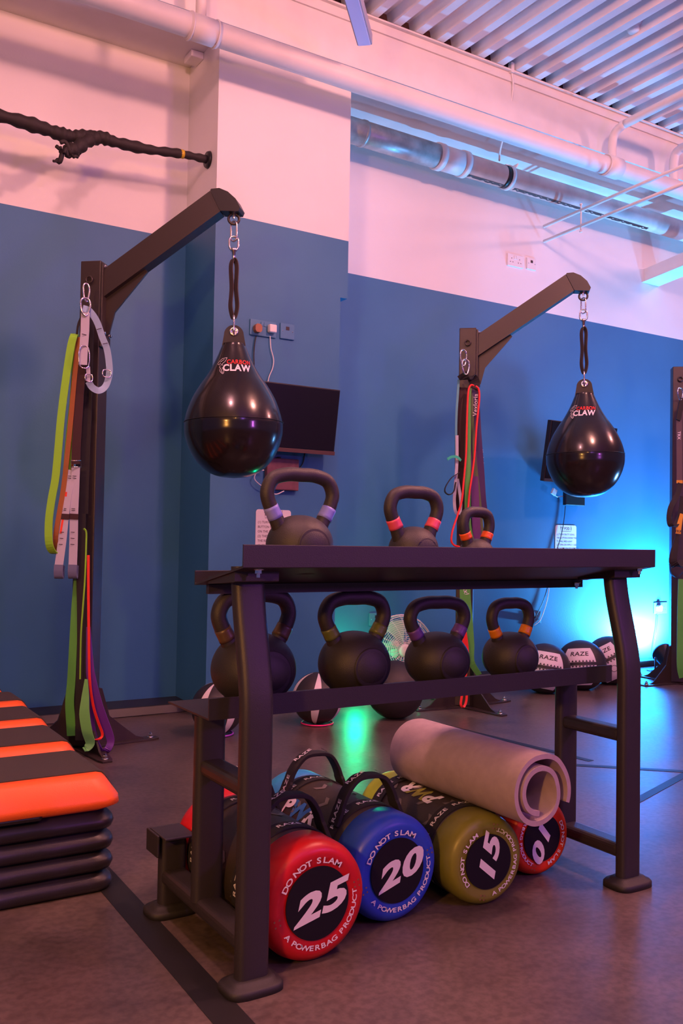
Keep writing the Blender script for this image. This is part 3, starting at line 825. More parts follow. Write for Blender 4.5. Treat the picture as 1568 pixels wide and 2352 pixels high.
bandloop('resistance_band', [(203, 1275), (203, 1350), (204, 1450), (206, 1560), (214, 1620), (226, 1660), (235, 1685), (230, 1696), (214, 1698), (198, 1688), (192, 1668), (196, 1650)], YA-.045, .010, M_RED, 'thin red resistance band beside the purple band')
bandloop('resistance_band', [(192, 1214), (198, 1222), (198, 1250), (195, 1330), (190, 1400), (186, 1460), (184, 1560)], YA-.01, .006, M_LIME, 'thin pale green cord edge hanging on the left tower', 'cord')
bandloop('nylon_strap', [(186, 1180), (186, 1300), (188, 1400), (188, 1500), (184, 1600), (184, 1700)], YA+.03, .040, M_NYL, 'wide black nylon strap hanging down the left tower post', 'strap')
bandloop('resistance_band', [(152, 1130), (150, 1160), (139, 1225)], YA+.01, .008, M_RED, 'short visible length of red band behind the pale foot cradles')

# ------------------------------------------------------------------ bands on the middle tower
YC = 3.74
M_DPUR = mat('band_dark_purple', (.05, .02, .10), .5); M_DGRN = mat('band_dull_green', (.10, .14, .05), .5)
M_TEAL = mat('strap_teal', (.10, .34, .40), .6)
def carab(x, y, hx, hy, Y, par):
    pts = bandpath([(x-hx*.5, y-hy), (x+hx*.7, y-hy+3), (x+hx, y), (x+hx*.3, y+hy), (x-hx*.6, y+hy-6), (x-hx, y-hy*.4)], Y)
    on(par, MB().tube(smooth_path(pts, 4, closed=True), .0042, 8, closed=True), 'snap_hook', M_CHROME)
s3 = tag(empty('suspension_strap', at(1068, 860, YC)), 'teal and grey suspension strap with black foot loop on the middle tower', 'suspension strap')
carab(1064, 822, 7, 18, YC-.02, s3); carab(1069, 843, 8, 17, YC-.03, s3)
on(s3, MB().ribbon(smooth_path(bandpath([(1060, 858), (1068, 868), (1082, 866), (1090, 880), (1086, 892)], YC-.01), 4), .055, RVf, .006), 'gathered_strap', M_NYL)
on(s3, MB().ribbon(smooth_path(bandpath([(1053, 872), (1051, 905), (1048, 950), (1047, 1000), (1047, 1050)], YC+.03), 4), .012, RVf, .003), 'teal_webbing', M_TEAL)
on(s3, MB().ribbon(smooth_path(bandpath([(1049, 1000), (1049, 1060), (1045, 1120), (1043, 1150), (1046, 1175), (1055, 1180), (1058, 1150), (1050, 1100)], YC+.02), 4), .016, RVf, .003), 'grey_webbing', M_SWH)
on(s3, MB().ribbon(smooth_path(bandpath([(1027, 1055), (1038, 1049), (1050, 1050), (1058, 1058)], YC), 4), .014, (0, 0, 1), .003), 'loose_tail', mat('tab_green', (.05, .55, .35), .5))
pts = smooth_path(bandpath([(1052, 1087), (1036, 1098), (1023, 1118), (1022, 1130), (1032, 1136), (1042, 1128), (1046, 1108)], YC), 4)
on(s3, MB().ribbon(pts, .030, Vector((F_.x, F_.y, 0)), .004), 'foot_loop', M_NYL)
bandloop('nylon_strap', [(1062, 890), (1058, 960), (1057, 1040), (1058, 1120), (1062, 1200), (1064, 1250)], YC+.04, .06, M_MAR, 'wide dark webbing hanging down the middle tower post', 'strap')
c0 = [(1088, 886), (1081, 885), (1075, 900), (1072, 960), (1070, 1040), (1064, 1110), (1060, 1150), (1050, 1185), (1040, 1215), (1036, 1240), (1042, 1252), (1058, 1257)]
o = at(*c0[0], YC-.035)
tag(MB().tube([p-o for p in smooth_path(bandpath(c0, YC-.035), 5)], .0055, 8).build('resistance_tube', M_RED, None, loc=o), 'red exercise cord, the left of two strands on the middle tower', 'resistance tube', 'red cords on the middle tower')
c1 = [(1092, 887), (1099, 895), (1100, 920), (1094, 980), (1090, 1040), (1084, 1090), (1078, 1130), (1074, 1180), (1073, 1230)]
o = at(*c1[0], YC-.04)
tag(MB().tube([p-o for p in smooth_path(bandpath(c1, YC-.04), 5)], .0055, 8).build('resistance_tube', M_RED, None, loc=o), 'red exercise cord, the right of two strands on the middle tower', 'resistance tube', 'red cords on the middle tower')
bandloop('resistance_band', [(1080, 888), (1077, 920), (1075, 980), (1074, 1060), (1074, 1130), (1074, 1200), (1080, 1260), (1068, 1345), (1072, 1420), (1078, 1480), (1082, 1520), (1100, 1550)], YC-.02, [.010, .018, .028, .032, .032, .032, .04, .055, .06, .05, .034, .03], M_GRN, 'long green resistance band hanging down the middle tower', text=None)
bandloop('resistance_band', [(1084, 890), (1085, 960), (1090, 1060), (1096, 1120), (1101, 1180), (1106, 1250)], YC-.005, [.01, .014, .02, .026, .028, .03], M_DGRN, 'dull green resistance band between the purple bands')
bandloop('resistance_band', [(1092, 888), (1090, 960), (1088, 1040), (1090, 1120), (1093, 1200), (1098, 1260)], YC, [.02, .026, .034, .04, .044, .044], mat('band_violet', (.12, .03, .16), .5), 'violet resistance band hanging beside the red cords')
ob, pts = bandloop('resistance_band', [(1091, 888), (1094, 940), (1098, 1010), (1104, 1080), (1108, 1140), (1112, 1175)], YC-.015, [.034, .036, .038, .036, .034, .034], M_DPUR, 'dark purple lettered resistance band, rightmost on the middle tower')
def band_text(ob, a, b_, s, size, Y, xs=1.0):
    A = at(*a, Y); B = at(*b_, Y); ux = (B-A).normalized(); L = (B-A).length
    n = Vector((F_.x, F_.y, 0)).normalized(); uy = n.cross(ux)*-1
    uy = (RVf - ux*RVf.dot(ux)).normalized()
    if ux.z > 0: uy = -uy
    mb = MB(); place2d(mb, text2d(s, size, xs, 0, .01), lambda x, y: A+(B-A)*.5+ux*x+uy*y-ob.location)
    mb.build('band_lettering', M_PRINTW, ob)
band_text(ob, (1091, 945), (1092, 915), 'Vexloria', .034, YC-.021, .95)
band_text(ob, (1106, 1040), (1108, 1062), 'Vexloria', .024, YC-.021, .95)
gb = [o_ for o_ in bpy.data.objects if o_.get('label', '').startswith('long green')][0]
band_text(gb, (1066, 1340), (1077, 1390), 'Vexloria', .036, YC-.026)
bandloop('resistance_band', [(1063, 1440), (1070, 1500), (1066, 1560), (1060, 1600), (1058, 1618), (1064, 1624), (1070, 1612), (1072, 1590)], YC-.05, [.03, .03, .02, .012, .012, .012, .012, .012], M_RED, 'flat red resistance band reaching the foot of the middle tower')

# ------------------------------------------------------------------ straps on the right tower
YD = 3.79
s4 = tag(empty('suspension_trainer', at(1556, 900, YD)), 'black suspension trainer with yellow tabs at the right edge', 'suspension trainer')
carab(1562, 905, 6, 14, YD-.01, s4)
on(s4, MB().ribbon(bandpath([(1566, 915), (1558, 960), (1556, 965)], YD-.01), .03, RVf, .012), 'gathered_strap', M_NYL)
on(s4, MB().ribbon(bandpath([(1559, 965), (1560, 1105)], YD-.01), .036, RVf, .003), 'grey_webbing', mat('strap_grey', (.11, .08, .09), .7))
on(s4, MB().ribbon(bandpath([(1560, 1103), (1560, 1110)], YD-.013), .038, RVf, .004), 'yellow_tab', mat('tab_yellow', (.7, .35, .01), .5))
on(s4, MB().ribbon(smooth_path(bandpath([(1562, 1110), (1553, 1140), (1540, 1165), (1536, 1190), (1540, 1207), (1552, 1205), (1562, 1180), (1567, 1140)], YD-.02), 4), .032, RVf, .004), 'foot_loop', M_NYL)
on(s4, MB().ribbon(bandpath([(1565, 1180), (1558, 1212), (1557, 1226)], YD-.03), [.02, .034, .034], RVf, .003), 'yellow_tab', MATS['tab_yellow'])
mb = MB(); place2d(mb, text2d('TRX', .022, 1.0, 0, .02), on_plane(at(1557, 1220, YD-.036), RVf, (0, 0, 1))); on(s4, mb, 'tab_lettering', M_INK)
mb = MB(); place2d(mb, text2d('TRX', .026, 1.0, 0, .02), on_plane(at(1559, 1000, YD-.016), (0, 0, -1), RVf)); on(s4, mb, 'webbing_lettering', M_PRINTW)
on(s4, MB().ribbon(smooth_path(bandpath([(1556, 1228), (1549, 1260), (1545, 1290), (1556, 1300), (1568, 1290)], YD-.02), 4), [.02, .04, .05, .05, .05], RVf, .01), 'foam_handle', M_NYL)
on(s4, MB().ribbon(smooth_path(bandpath([(1538, 1295), (1542, 1318), (1556, 1326), (1570, 1312)], YD-.02), 4), .026, Vector((F_.x, F_.y, 0)), .004), 'lower_loop', M_NYL)
bandloop('resistance_band', [(1566, 1330), (1564, 1400), (1563, 1480), (1563, 1530), (1568, 1556)], YD-.03, .05, M_GRN, 'wide green resistance band at the right edge of the photo')

# ------------------------------------------------------------------ balls
def sph(r_, az, el, a, b, e=0.0):
    """point on ball: start facing -Y, tilt el, turn az"""
    v = Vector((math.sin(a)*math.cos(b), -math.cos(a)*math.cos(b), math.sin(b)))*(r_+e)
    return Matrix.Rotation(az, 3, 'Z') @ (Matrix.Rotation(el, 3, 'X') @ v)
def sphere_mb(r_, n=40, flat=.96):
    prof = [(r_*math.sin(PI*i/28), -r_*math.cos(PI*i/28)) for i in range(29)]
    prof = [(a, max(z, -r_*flat)) for a, z in prof]; prof[0] = (0, prof[0][1]); prof[-1] = (0, r_)
    return MB().lathe(prof, None, n)
M_BALL = mat('ball_vinyl', (.025, .02, .024), .5, bump=.2, bscale=200); M_BALLW = mat('ball_white', (.72, .66, .70), .5)
def wall_ball(x, y, r_, az, el, roll, label):
    b = tag(empty('wall_ball', (x, y, r_*.96)), label, 'ball', 'black and white wall balls')
    sphere_mb(r_).build('shell', M_BALL, b)
    cr, sr = math.cos(roll), math.sin(roll)
    def S(a, c, e): return sph(r_, az, el, (a*cr-c*sr), (a*sr+c*cr), e)
    mb = MB(); v, f = subdiv_grid(-.68, .68, -.95, .66, 12, 14)
    v = [(a*(1-.25*max(0, (c+.1))**1.5*1.0), c) for a, c in v]
    mb.add([S(a, c, .0012) for a, c in v], f, True); pn = mb.build('white_panel', M_BALLW, b)
    mb = MB(); v, f = subdiv_grid(-.68, .68, -.06, .06, 24, 1)
    mb.add([S(a, c, .0022) for a, c in v], f)
    for i in range(9):
        a0 = -.54+i*.135
        for s in (-1, 1): mb.add([S(a0-.05, s*.07, .0023), S(a0+.05, s*.07, .0023), S(a0, s*.15, .0023)], [(0, 1, 2) if s > 0 else (2, 1, 0)])
    mb.build('lace_band', M_BALL, b)
    mb = MB(); place2d(mb, text2d('RAZE', .25, 1.2, .1, .02), lambda a, c: S(a, c+.40, .0024)); mb.build('lettering', M_INK, b)
    mb = MB(); place2d(mb, stroke2d([(.13*math.cos(t)+.1, .13*math.sin(t)-.42) for t in [i*PI/16 for i in range(33)]], .018), lambda a, c: S(a, c, .0024)); mb.build('round_mark', M_INK, b)
    return b
def faz(x, y): return math.atan2(-x, y)*1.0
wall_ball(3.96, 4.0, .150, R(-40), R(-10), R(-8), 'RAZE wall ball nearest the fan, seen right of the amber ringed kettlebell'.replace('RAZE ', 'black and white '))
wall_ball(4.265, 4.0, .153, R(-50), R(-10), R(5), 'black and white wall ball in the middle of the right trio')
wall_ball(4.60, 4.07, .155, R(-55), R(-6), R(32), 'black and white wall ball tilted behind the right rack leg')
def med_ball(x, y, r_, ang, ringc, label):
    b = tag(empty('medicine_ball', (x, y, r_*.96+.006)), label, 'ball', 'striped medicine balls')
    sphere_mb(r_).build('shell', M_BALL, b)
    for k in range(5):
        mb = MB(); v, f = subdiv_grid(-1, 1, -1.25, 1.35, 3, 24)
        a0 = ang+k*2*PI/5
        mb.add([sph(r_, 0, 0, a0+a*.17*math.sqrt(max(0, 1-(c/1.45)**2))+c*.12, c, .001) for a, c in v], f, True)
        mb.build('white_panel', M_BALLW, b)
    pts = [(r_*.62*math.cos(2*PI*i/40), r_*.62*math.sin(2*PI*i/40), -r_*.96) for i in range(40)]
    MB().tube(pts, .004, 8, closed=True).build('base_ring', ringc, b)
    return b
med_ball(1.745, 3.83, .118, R(10), mat('ring_violet', (.35, .05, .6), .5), 'striped medicine ball left of the left rack leg')
med_ball(2.275, 3.83, .124, R(38), mat('ring_hot_pink', (.85, .03, .22), .5), 'striped medicine ball behind the two left kettlebells')
b = tag(empty('slam_ball', (2.70, 3.78, .142)), 'large plain black ball standing behind the middle kettlebells', 'ball')
sphere_mb(.147).build('shell', mat('slam_rubber', (.022, .017, .02), .55, bump=.3, bscale=150), b)
MB().tube([(.1475*math.cos(2*PI*i/48), .1475*math.sin(2*PI*i/48), 0) for i in range(48)], .0015, 6, closed=True).build('seam', M_BLK, b)

# ------------------------------------------------------------------ fans
def fan(x, y, zc, r_, rz, label, Mf, scalew=1):
    fn_ = tag(empty('floor_fan', (x, y, 0), rz), label, 'fan', 'floor fans')
    g = MB()
    n = 40
    def circ(rad_, yy, rr): g.tube([(rad_*math.cos(2*PI*i/n), yy, zc+rad_*math.sin(2*PI*i/n)) for i in range(n)], rr, 6, closed=True)
    circ(r_, 0, .005); circ(r_*.97, -.03, .003); circ(r_*.97, .05, .003)
    for k in range(1, 14): 
        rad_ = r_*(.2+.77*k/14); circ(rad_, -.03-.035*(1-(k/14)**2), .0016)
    for k in range(18):
        a = 2*PI*k/18; g.tube([(rad_*r_*math.cos(a+tw_), yy, zc+rad_*r_*math.sin(a+tw_)) for rad_, yy, tw_ in ((.18, -.066, 0), (.5, -.058, .1), (.8, -.044, .2), (.97, -.03, .26), (1, 0, .26))], .0017, 5)
        g.tube([(rad_*r_*math.cos(a), yy, zc+rad_*r_*math.sin(a)) for rad_, yy in ((.1, .09), (.6, .085), (.97, .05), (1, 0))], .0017, 5)
    g.build('grille', Mf, fn_)
    MB().lathe([(r_*.20, 0), (r_*.20, .02), (r_*.12, .03), (0, .032)], Matrix.Translation((0, -.045, zc)) @ Matrix.Rotation(R(90), 4, 'X'), 24).build('hub', Mf, fn_)
    for k in range(5):
        a0 = 2*PI*k/5+.4; mb = MB(); v, f = subdiv_grid(0, 1, -1, 1, 6, 4)
        mb.add([Vector(((.15+.72*a)*r_*math.cos(a0+c*.42*(.5+.5*a)+.3*a), -.005+c*.022, zc+(.15+.72*a)*r_*math.sin(a0+c*.42*(.5+.5*a)+.3*a))) for a, c in v], f, True)
        mb.build('blade', mat('fan_blade', (.55, .50, .55), .4), fn_)
    MB().lathe([(.05, 0), (.06, .03), (.05, .10), (.02, .12)], Matrix.Translation((0, .01, zc)) @ Matrix.Rotation(R(-90), 4, 'X'), 24).build('motor', Mf, fn_)
    mb = MB(); mb.tube([(-r_*1.03, 0, zc), (-r_*1.05, 0, .05), (-r_*.9, -.05, .012), (-r_*.9, -.12, .012)], .009, 8); mb.tube([(r_*1.03, 0, zc), (r_*1.05, 0, .05), (r_*.9, -.05, .012), (r_*.9, -.12, .012)], .009, 8)
    mb.tube([(-r_*1.04, .0, .08), (-r_*.9, .08, .012), (r_*.9, .08, .012), (r_*1.04, 0, .08)], .009, 8)
    mb.build('stand', Mf, fn_)
    return fn_
M_FAN = mat('fan_white', (.78, .72, .74), .35)
fan(3.13, 4.33, .262, .20, R(-14), 'white floor fan with wire grille behind the middle kettlebells', M_FAN)
fan(5.55, 4.02, .30, .17, R(-100), 'pale floor fan seen edge on behind the right tower post', mat('fan_pale', (.6, .65, .75), .25))

# ------------------------------------------------------------------ floor lamps
def floor_lamp(x, y, rz, label, ecol, es, tilt, sc=1):
    l = tag(empty('floor_spotlight', (x, y, 0), rz), label, 'floor spotlight', 'floor spotlights')
    T = Matrix.Translation((0, 0, .085*sc)) @ Matrix.Rotation(tilt, 4, 'X') @ Matrix.Scale(sc, 4)
    h = MB().lathe([(.032, -.06), (.052, -.05), (.055, .03), (.062, .034), (.062, .045), (.055, .045)], T, 28).build('housing', M_BLK, l)
    MB().lathe([(.053, .036), (0, .036)], T, 28).build('lens', mat('lens_'+str(es)+ecol[3], (0, 0, 0), .3, emit=(ecol[:3], es)), h)
    mb = MB(); mb.tube([(-.068*sc, 0, .085*sc), (-.068*sc, 0, .01), (-.068*sc, .05, .006), (.068*sc, .05, .006), (.068*sc, 0, .01), (.068*sc, 0, .085*sc)], .006, 8)
    mb.build('yoke', M_BLK, l)
    MB().box(-.08*sc, .08*sc, -.07*sc, .07*sc, 0, .006).build('base_plate', M_CHROME, l)
    pts = smooth_path([(0, -.03, .12*sc), (.03, -.08, .15*sc), (.07, -.12, .09), (.10, -.10, .01), (.2, -.02, .006)], 5)
    MB().tube(pts, .004, 8).build('cable', M_BLK, l)
    return l
floor_lamp(5.38, 4.25, R(-20), 'black floor spotlight throwing cyan light up the wall by the right tower', (.1, .6, 1, 'c'), 12, R(-62), 1.25)
floor_lamp(2.80, 4.42, R(30), 'black floor spotlight glowing green beside the pillar behind the big black ball', (0, 1, .35, 'g'), 6, R(-35), .7)

# ------------------------------------------------------------------ wall fittings
def plate(c, w_, h, kind, label, Mp=M_WHITE, cat='wall socket'):
    s = tag(empty('wall_socket', c), label, cat, None)
    MB().box(-w_/2, w_/2, -.010, 0, -h/2, h/2).build('face_plate', Mp, s, bevel=.003)
    mb = MB()
    if kind == 'double':
        for sx in (-.25, .25):
            for dx, dz, a, b_ in ((0, .012, .002, .004), (-.011, -.012, .004, .002), (.011, -.012, .004, .002)):
                mb.box(sx*w_+dx-a, sx*w_+dx+a, -.0108, -.009, dz-b_, dz+b_)
        mb.build('socket_holes', M_INK, s)
        mb = MB()
        for sx in (-.06, .06): mb.box(sx*w_-.006, sx*w_+.006, -.0135, -.009, h*.12, h*.38)
        mb.build('rocker_switch', Mp, s, bevel=.001)
    else:
        for dx in (-.35, .35): MB().lathe([(.003, 0), (.003, .002), (0, .002)], Matrix.Translation((dx*w_, -.010, 0)) @ Matrix.Rotation(R(90), 4, 'X'), 10).build('screw', M_CHROME, s)
        MB().box(-.010, .010, -.0115, -.009, .006, .024).build('outlet_port', M_INK, s)
    return s
M_PLB = mat('plate_blue_paint', (.06, .20, .36), .5)
plate(q(2.228, 4.41, 2.036), .150, .083, 'double', 'blue painted double socket on the pillar above the television', M_PLB)
plate(q(2.378, 4.41, 2.04), .084, .083, 'single', 'blue painted single outlet right of the double socket on the pillar', M_PLB)
plate(q(4.431, 4.82, 2.903), .143, .083, 'double', 'white double socket high on the pink lit wall')
plate(q(4.586, 4.82, 2.908), .085, .080, 'single', 'white single outlet high on the wall beside the double socket')
plate(q(3.281, 4.82, .393), .100, .078, 'single', 'blue painted outlet low on the wall behind the fan', M_PLB)
plate(q(4.64, 4.82, .36), .146, .084, 'double', 'blue painted double socket low on the wall above the wall balls', M_PLB)
plate(q(6.02, 4.82, .395), .150, .084, 'double', 'blue painted double socket low on the wall beside the right tower', M_PLB)
def plug(c, M, label, sq=False):
    o = MB()
    if sq: o.box(-.021, .021, -.030, 0, -.021, .021)
    else: o.prism([(-.019, -.012), (-.011, -.022), (.011, -.022), (.019, -.012), (.019, .010), (.010, .021), (-.010, .021), (-.019, .010)], -.028, 0)
    ob = o.build('mains_plug', M, None, bevel=.006 if sq else .003, seg=3, loc=c); return tag(ob, label, 'plug')
fr = Vector((0, -.0125, 0))
plug(q(2.186, 4.41, 2.028)+fr, mat('plug_brown', (.30, .12, .06), .45), 'brown plug in the double socket on the pillar')
plug(q(2.273, 4.41, 2.037)+fr, M_WHITE, 'square white charger in the double socket on the pillar', True)
plug(q(4.57, 4.82, .36)+fr, M_BLK, 'black plug in the low socket above the wall balls')
plug(q(5.98, 4.82, .395)+fr, M_WHITE, 'white plug in the low socket beside the right tower')
def cable(px, Y, r_, M, label, name='cable'):
    pts = smooth_path([at(x, y, Y) for x, y in px], 6); o = pts[0]
    return tag(MB().tube([p-o for p in pts], r_, 8).build(name, M, None, loc=o), label, 'cable')
YF = YP-.012
cable([(620, 772), (622, 800), (628, 825), (626, 845), (617, 868), (612, 900)], YF, .0028, M_WHITE, 'white charger cable running down the pillar behind the television')
cable([(588, 772), (584, 795), (583, 830), (588, 890)], YF, .0032, M_BLK, 'black cable hanging from the brown plug on the pillar')
cable([(700, 1040), (695, 1065), (680, 1085), (668, 1100)], YF, .004, M_BLK, 'black cable hanging below the left television')
cable([(606, 1080), (592, 1082), (584, 1098), (595, 1112), (612, 1122), (632, 1135), (652, 1128)], YF-.02, .0028, M_WHITE, 'white cable curling out of the media box on the pillar')
cable([(1298, 1162), (1294, 1200), (1287, 1235), (1280, 1258), (1262, 1330), (1247, 1380), (1228, 1420)], YW-.012, .0026, M_BLK, 'black cable running down the wall past the right notice')
cable([(1262, 1335), (1258, 1370), (1250, 1400), (1240, 1425), (1226, 1437)], YW-.016, .0026, M_WHITE, 'thin white cable hanging low on the wall behind the amber ringed kettlebell')
cable([(1510, 1412), (1508, 1440), (1503, 1470), (1499, 1500)], YW-.02, .003, M_BLK, 'black cable hanging from the low socket by the right tower')
def tv(c, w_, h, rx, rz, label, Mb):
    t = tag(empty('television', c), label, 'television', 'wall mounted televisions'); t.rotation_euler = (rx, 0, rz)
    b_ = MB().box(-w_/2, w_/2, 0, .035, -h/2, h/2).build('housing', M_BLK, t, bevel=.004)
    MB().box(-w_/2+.008, w_/2-.008, -.003, .001, -h/2+.022, h/2-.008).build('screen', M_SCREEN, t)
    MB().box(-w_/2, w_/2, -.006, .002, -h/2, -h/2+.020).build('lower_bezel', Mb, t, bevel=.001)
    mb = MB(); mb.box(-.05, .05, .035, .05, -.05, .05); mb.box(-.02, .02, .05, .14, -.02, .02)
    mb.build('wall_bracket', M_BLK, t)
    return t
tv((2.218, 4.075, 1.512), .585, .345, R(9), R(0), 'black wall mounted television on the pillar behind the left punching bag', mat('bezel_brown', (.10, .055, .05), .4))
tv((4.53, 4.26, 1.49), .655, .395, R(9), R(3), 'black wall mounted television behind the right punching bag', mat('bezel_dark', (.05, .05, .06), .3))
M_MB = mat('box_brown', (.16, .06, .07), .4, noise=.2, nscale=30)
def media(c, w_, h, M, label):
    t = tag(empty('media_player', c), label, 'media box')
    MB().box(-w_/2, w_/2, -.03, 0, -h/2, h/2).build('case', M, t, bevel=.005)
    MB().lathe([(.010, 0), (.010, .008), (0, .008)], Matrix.Translation((-w_*.1, -.015, h/2)), 12).build('connector', M_BLK, t)
    return t
media((at(644, 1090, YP-.002)), .19, .165, M_MB, 'reddish brown media box fixed below the left television')
media((at(1314, 1140, YW-.03)), .19, .13, M_BLK, 'black media box fixed below the right television')
o = MB().box(-.02, .02, -.015, 0, -.022, .022).build('power_adapter', M_WHITE, None, loc=at(1270, 1130, YW-.03), bevel=.002); o.rotation_euler = (0, R(28), 0)
tag(o, 'small white adapter dangling under the right television', 'adapter')
cable([(1274, 1137), (1279, 1141), (1292, 1140), (1295, 1146), (1299, 1158)], YW-.032, .003, M_WHITE, 'short white lead from the adapter under the right television')
def card(c, w_, h, title, lines, label):
    cdo = tag(empty('instruction_card', c), label, 'notice', 'handwritten notices')
    rr = rrect(0, 0, w_, h, .016); n = len(rr)
    MB().prism(rr[::-1], -.002, 0).build('sheet', M_WHITE, cdo)
    mb = MB(); place2d(mb, text2d(title, .026), on_plane((0, -.0026, h/2-.024), (1, 0, 0), (0, 0, 1)))
    place2d(mb, stroke2d([(-.05, .0), (-.05, -.042), (.05, -.042), (.05, 0)], .002), on_plane((0, -.0026, h/2-.002), (1, 0, 0), (0, 0, 1)))
    for i, ln in enumerate(lines):
        place2d(mb, text2d(ln, .017, .9, 0, .004, 'LEFT'), on_plane((-w_/2+.012, -.0026, h/2-.066-.024*i), (1, 0, 0), (0, 0, 1)))
    mb.build('handwriting', M_INK, cdo)
card(at(628, 1171, YP)+Vector((0, 0, -.142)), .205, .285, 'TV POD 1', ['(1) TURN ON TV', 'BUTTON UNDER', 'ON THE SIDE', '(2) THEN ON', 'THE REMOTE', '(3) SELECT', '+ CAST'], 'white handwritten notice on the pillar behind the blue ringed kettlebell')
card(at(1299, 1206.5, YW)+Vector((0, 0, -.142)), .205, .285, 'TV POD 2', ['(1) TURN ON TV USING', 'THE BUTTON UNDER THE', 'TV WALL RED LIGHT', '(2) TURN ON APPLE + USE', 'THE HOME ON SIDE REMOTE', '(3) SELECT YOUR WORKOUT'], 'white handwritten notice on the right wall below the media box')

# ------------------------------------------------------------------ overhead services
def pipe(name, a, b_, r_, M, parent=None, n=24): return MB().tube([a, b_], r_, n).build(name, M, parent)
pm = tag(empty('sprinkler_pipe', q(-3, 4.15, 3.405)), 'large white painted pipe running the whole length under the bulkhead', 'pipe')
def onp(par, mb, name, M, **k):
    o = par.location; mb.v = [tuple(Vector(p)-o) for p in mb.v]; return mb.build(name, M, par, **k)
RP = .056
onp(pm, MB().tube([q(-3, 4.15, 3.418), q(10, 4.15, 3.400)], RP, 28), 'pipe_run', M_PAINT)
for x0, x1, rr in ((1.655, 1.815, .0615), (4.60, 4.73, .066)):
    onp(pm, MB().tube([q(x0, 4.15, 3.411), q(x1, 4.15, 3.409)], rr, 28), 'coupling', M_PAINT)
for xx in (1.665, 1.80, 4.60):
    onp(pm, MB().tube([q(xx+.003*math.cos(t)*0, 4.15+(.066)*math.cos(t), 3.409+.066*math.sin(t)) for t in [2*PI*i/30 for i in range(30)]], .004, 6, closed=True), 'collar_ring', M_PAINT)
onp(pm, MB().tube([q(1.722, 4.15, 3.43), q(1.722, 4.15, 3.86)], .025, 16), 'riser', M_PAINT)
onp(pm, MB().tube(smooth_path([q(4.672, 4.15, 3.43), q(4.672, 4.15, 3.56), q(4.674, 4.13, 3.63), q(4.68, 4.06, 3.665), q(4.68, 3.9, 3.67), q(4.60, 2.2, 3.67)], 6), .027, 16), 'branch', M_PAINT)
onp(pm, MB().tube(smooth_path([q(5.30, 4.15, 3.43), q(5.30, 4.15, 3.60), q(5.30, 4.10, 3.665), q(5.30, 3.9, 3.67), q(5.25, 2.2, 3.67)], 6), .030, 16), 'branch', M_PAINT)
# galvanised duct
dm = tag(empty('drain_pipe', q(2.70, 4.62, 3.375)), 'silver and white drain pipe close to the wall under the bulkhead right of the pillar', 'pipe')
M_GALV = mat('galvanised', (.42, .46, .45), .4, .5, noise=.25, nscale=14, bump=.4, bscale=40)
M_SMUDGE = mat('pipe_grime_paint', (.62, .58, .56), .5, noise=.25, nscale=5)
def dq(x): return q(x, 4.62, 3.385-.012*(x-2.8)/3)
onp(dm, MB().tube([dq(2.74), dq(3.62)], .073, 28), 'galvanised_section', M_GALV)
onp(dm, MB().tube([dq(3.62), dq(10)], .070, 28), 'white_section', M_SMUDGE)
for x0, x1, rr in ((2.98, 3.0, .077), (3.555, 3.60, .082), (3.76, 3.80, .082), (3.60, 3.76, .076), (4.16, 4.185, .079)):
    onp(dm, MB().tube([dq(x0), dq(x1)], rr, 28), 'collar', M_GALV if x0 < 3.5 else M_PAINT)
onp(dm, MB().tube([dq(4.12), dq(4.16)], .0715, 28), 'rubber_sleeve', M_BLK)
mb = MB(); mb.box(-.03, .03, -.02, .02, .070, .076, Matrix.Translation(dq(4.17))); mb.box(-.004, .004, -.03, .03, .06, .12, Matrix.Translation(dq(4.17)) @ Matrix.Rotation(R(35), 4, 'Y'))
onp(dm, mb, 'pipe_clip', M_PAINT)
gr = MB(); gv = []; gf = []
for i in range(90):
    x_ = 3.62+i*.022; a0 = R(-112); wv = (.012+.012*abs(math.sin(i*1.9))+.008*random.random())/.07
    for a in (a0, a0+wv):
        c_ = dq(x_); gv.append(c_+Vector((0, .0712*math.cos(a), .0712*math.sin(a))))
for i in range(89):
    if not 23 < i < 27: gf.append((2*i, 2*i+1, 2*i+3, 2*i+2))
gr.add(gv, gf); onp(dm, gr, 'flaking_grime', M_BLK)
# conduits toward the viewer
for z, lb in ((3.20, 'upper of two slim conduits running out from the wall at upper right'), (3.09, 'lower of two slim conduits running out from the wall at upper right')):
    a = q(4.695, 4.80, z); b_ = q(4.58, 2.9, z)
    tag(MB().tube([(0, 0, 0), b_-a], .0115, 12).build('conduit', M_PAINT, None, loc=a), lb, 'conduit', 'slim white conduits')
a = q(4.67, 4.42, 3.235)
mb = MB().tube([(0, 0, 0), (0, 0, -.17)], .005, 8); mb.lathe([(.01, 0), (.01, .01), (0, .012)], Matrix.Translation((0, 0, 0)), 8); mb.lathe([(0, -.182), (.01, -.18), (.01, -.17)], None, 8)
tag(mb.build('conduit_clip', M_PAINT, None, loc=a), 'white threaded clip joining the two slim conduits', 'clip')
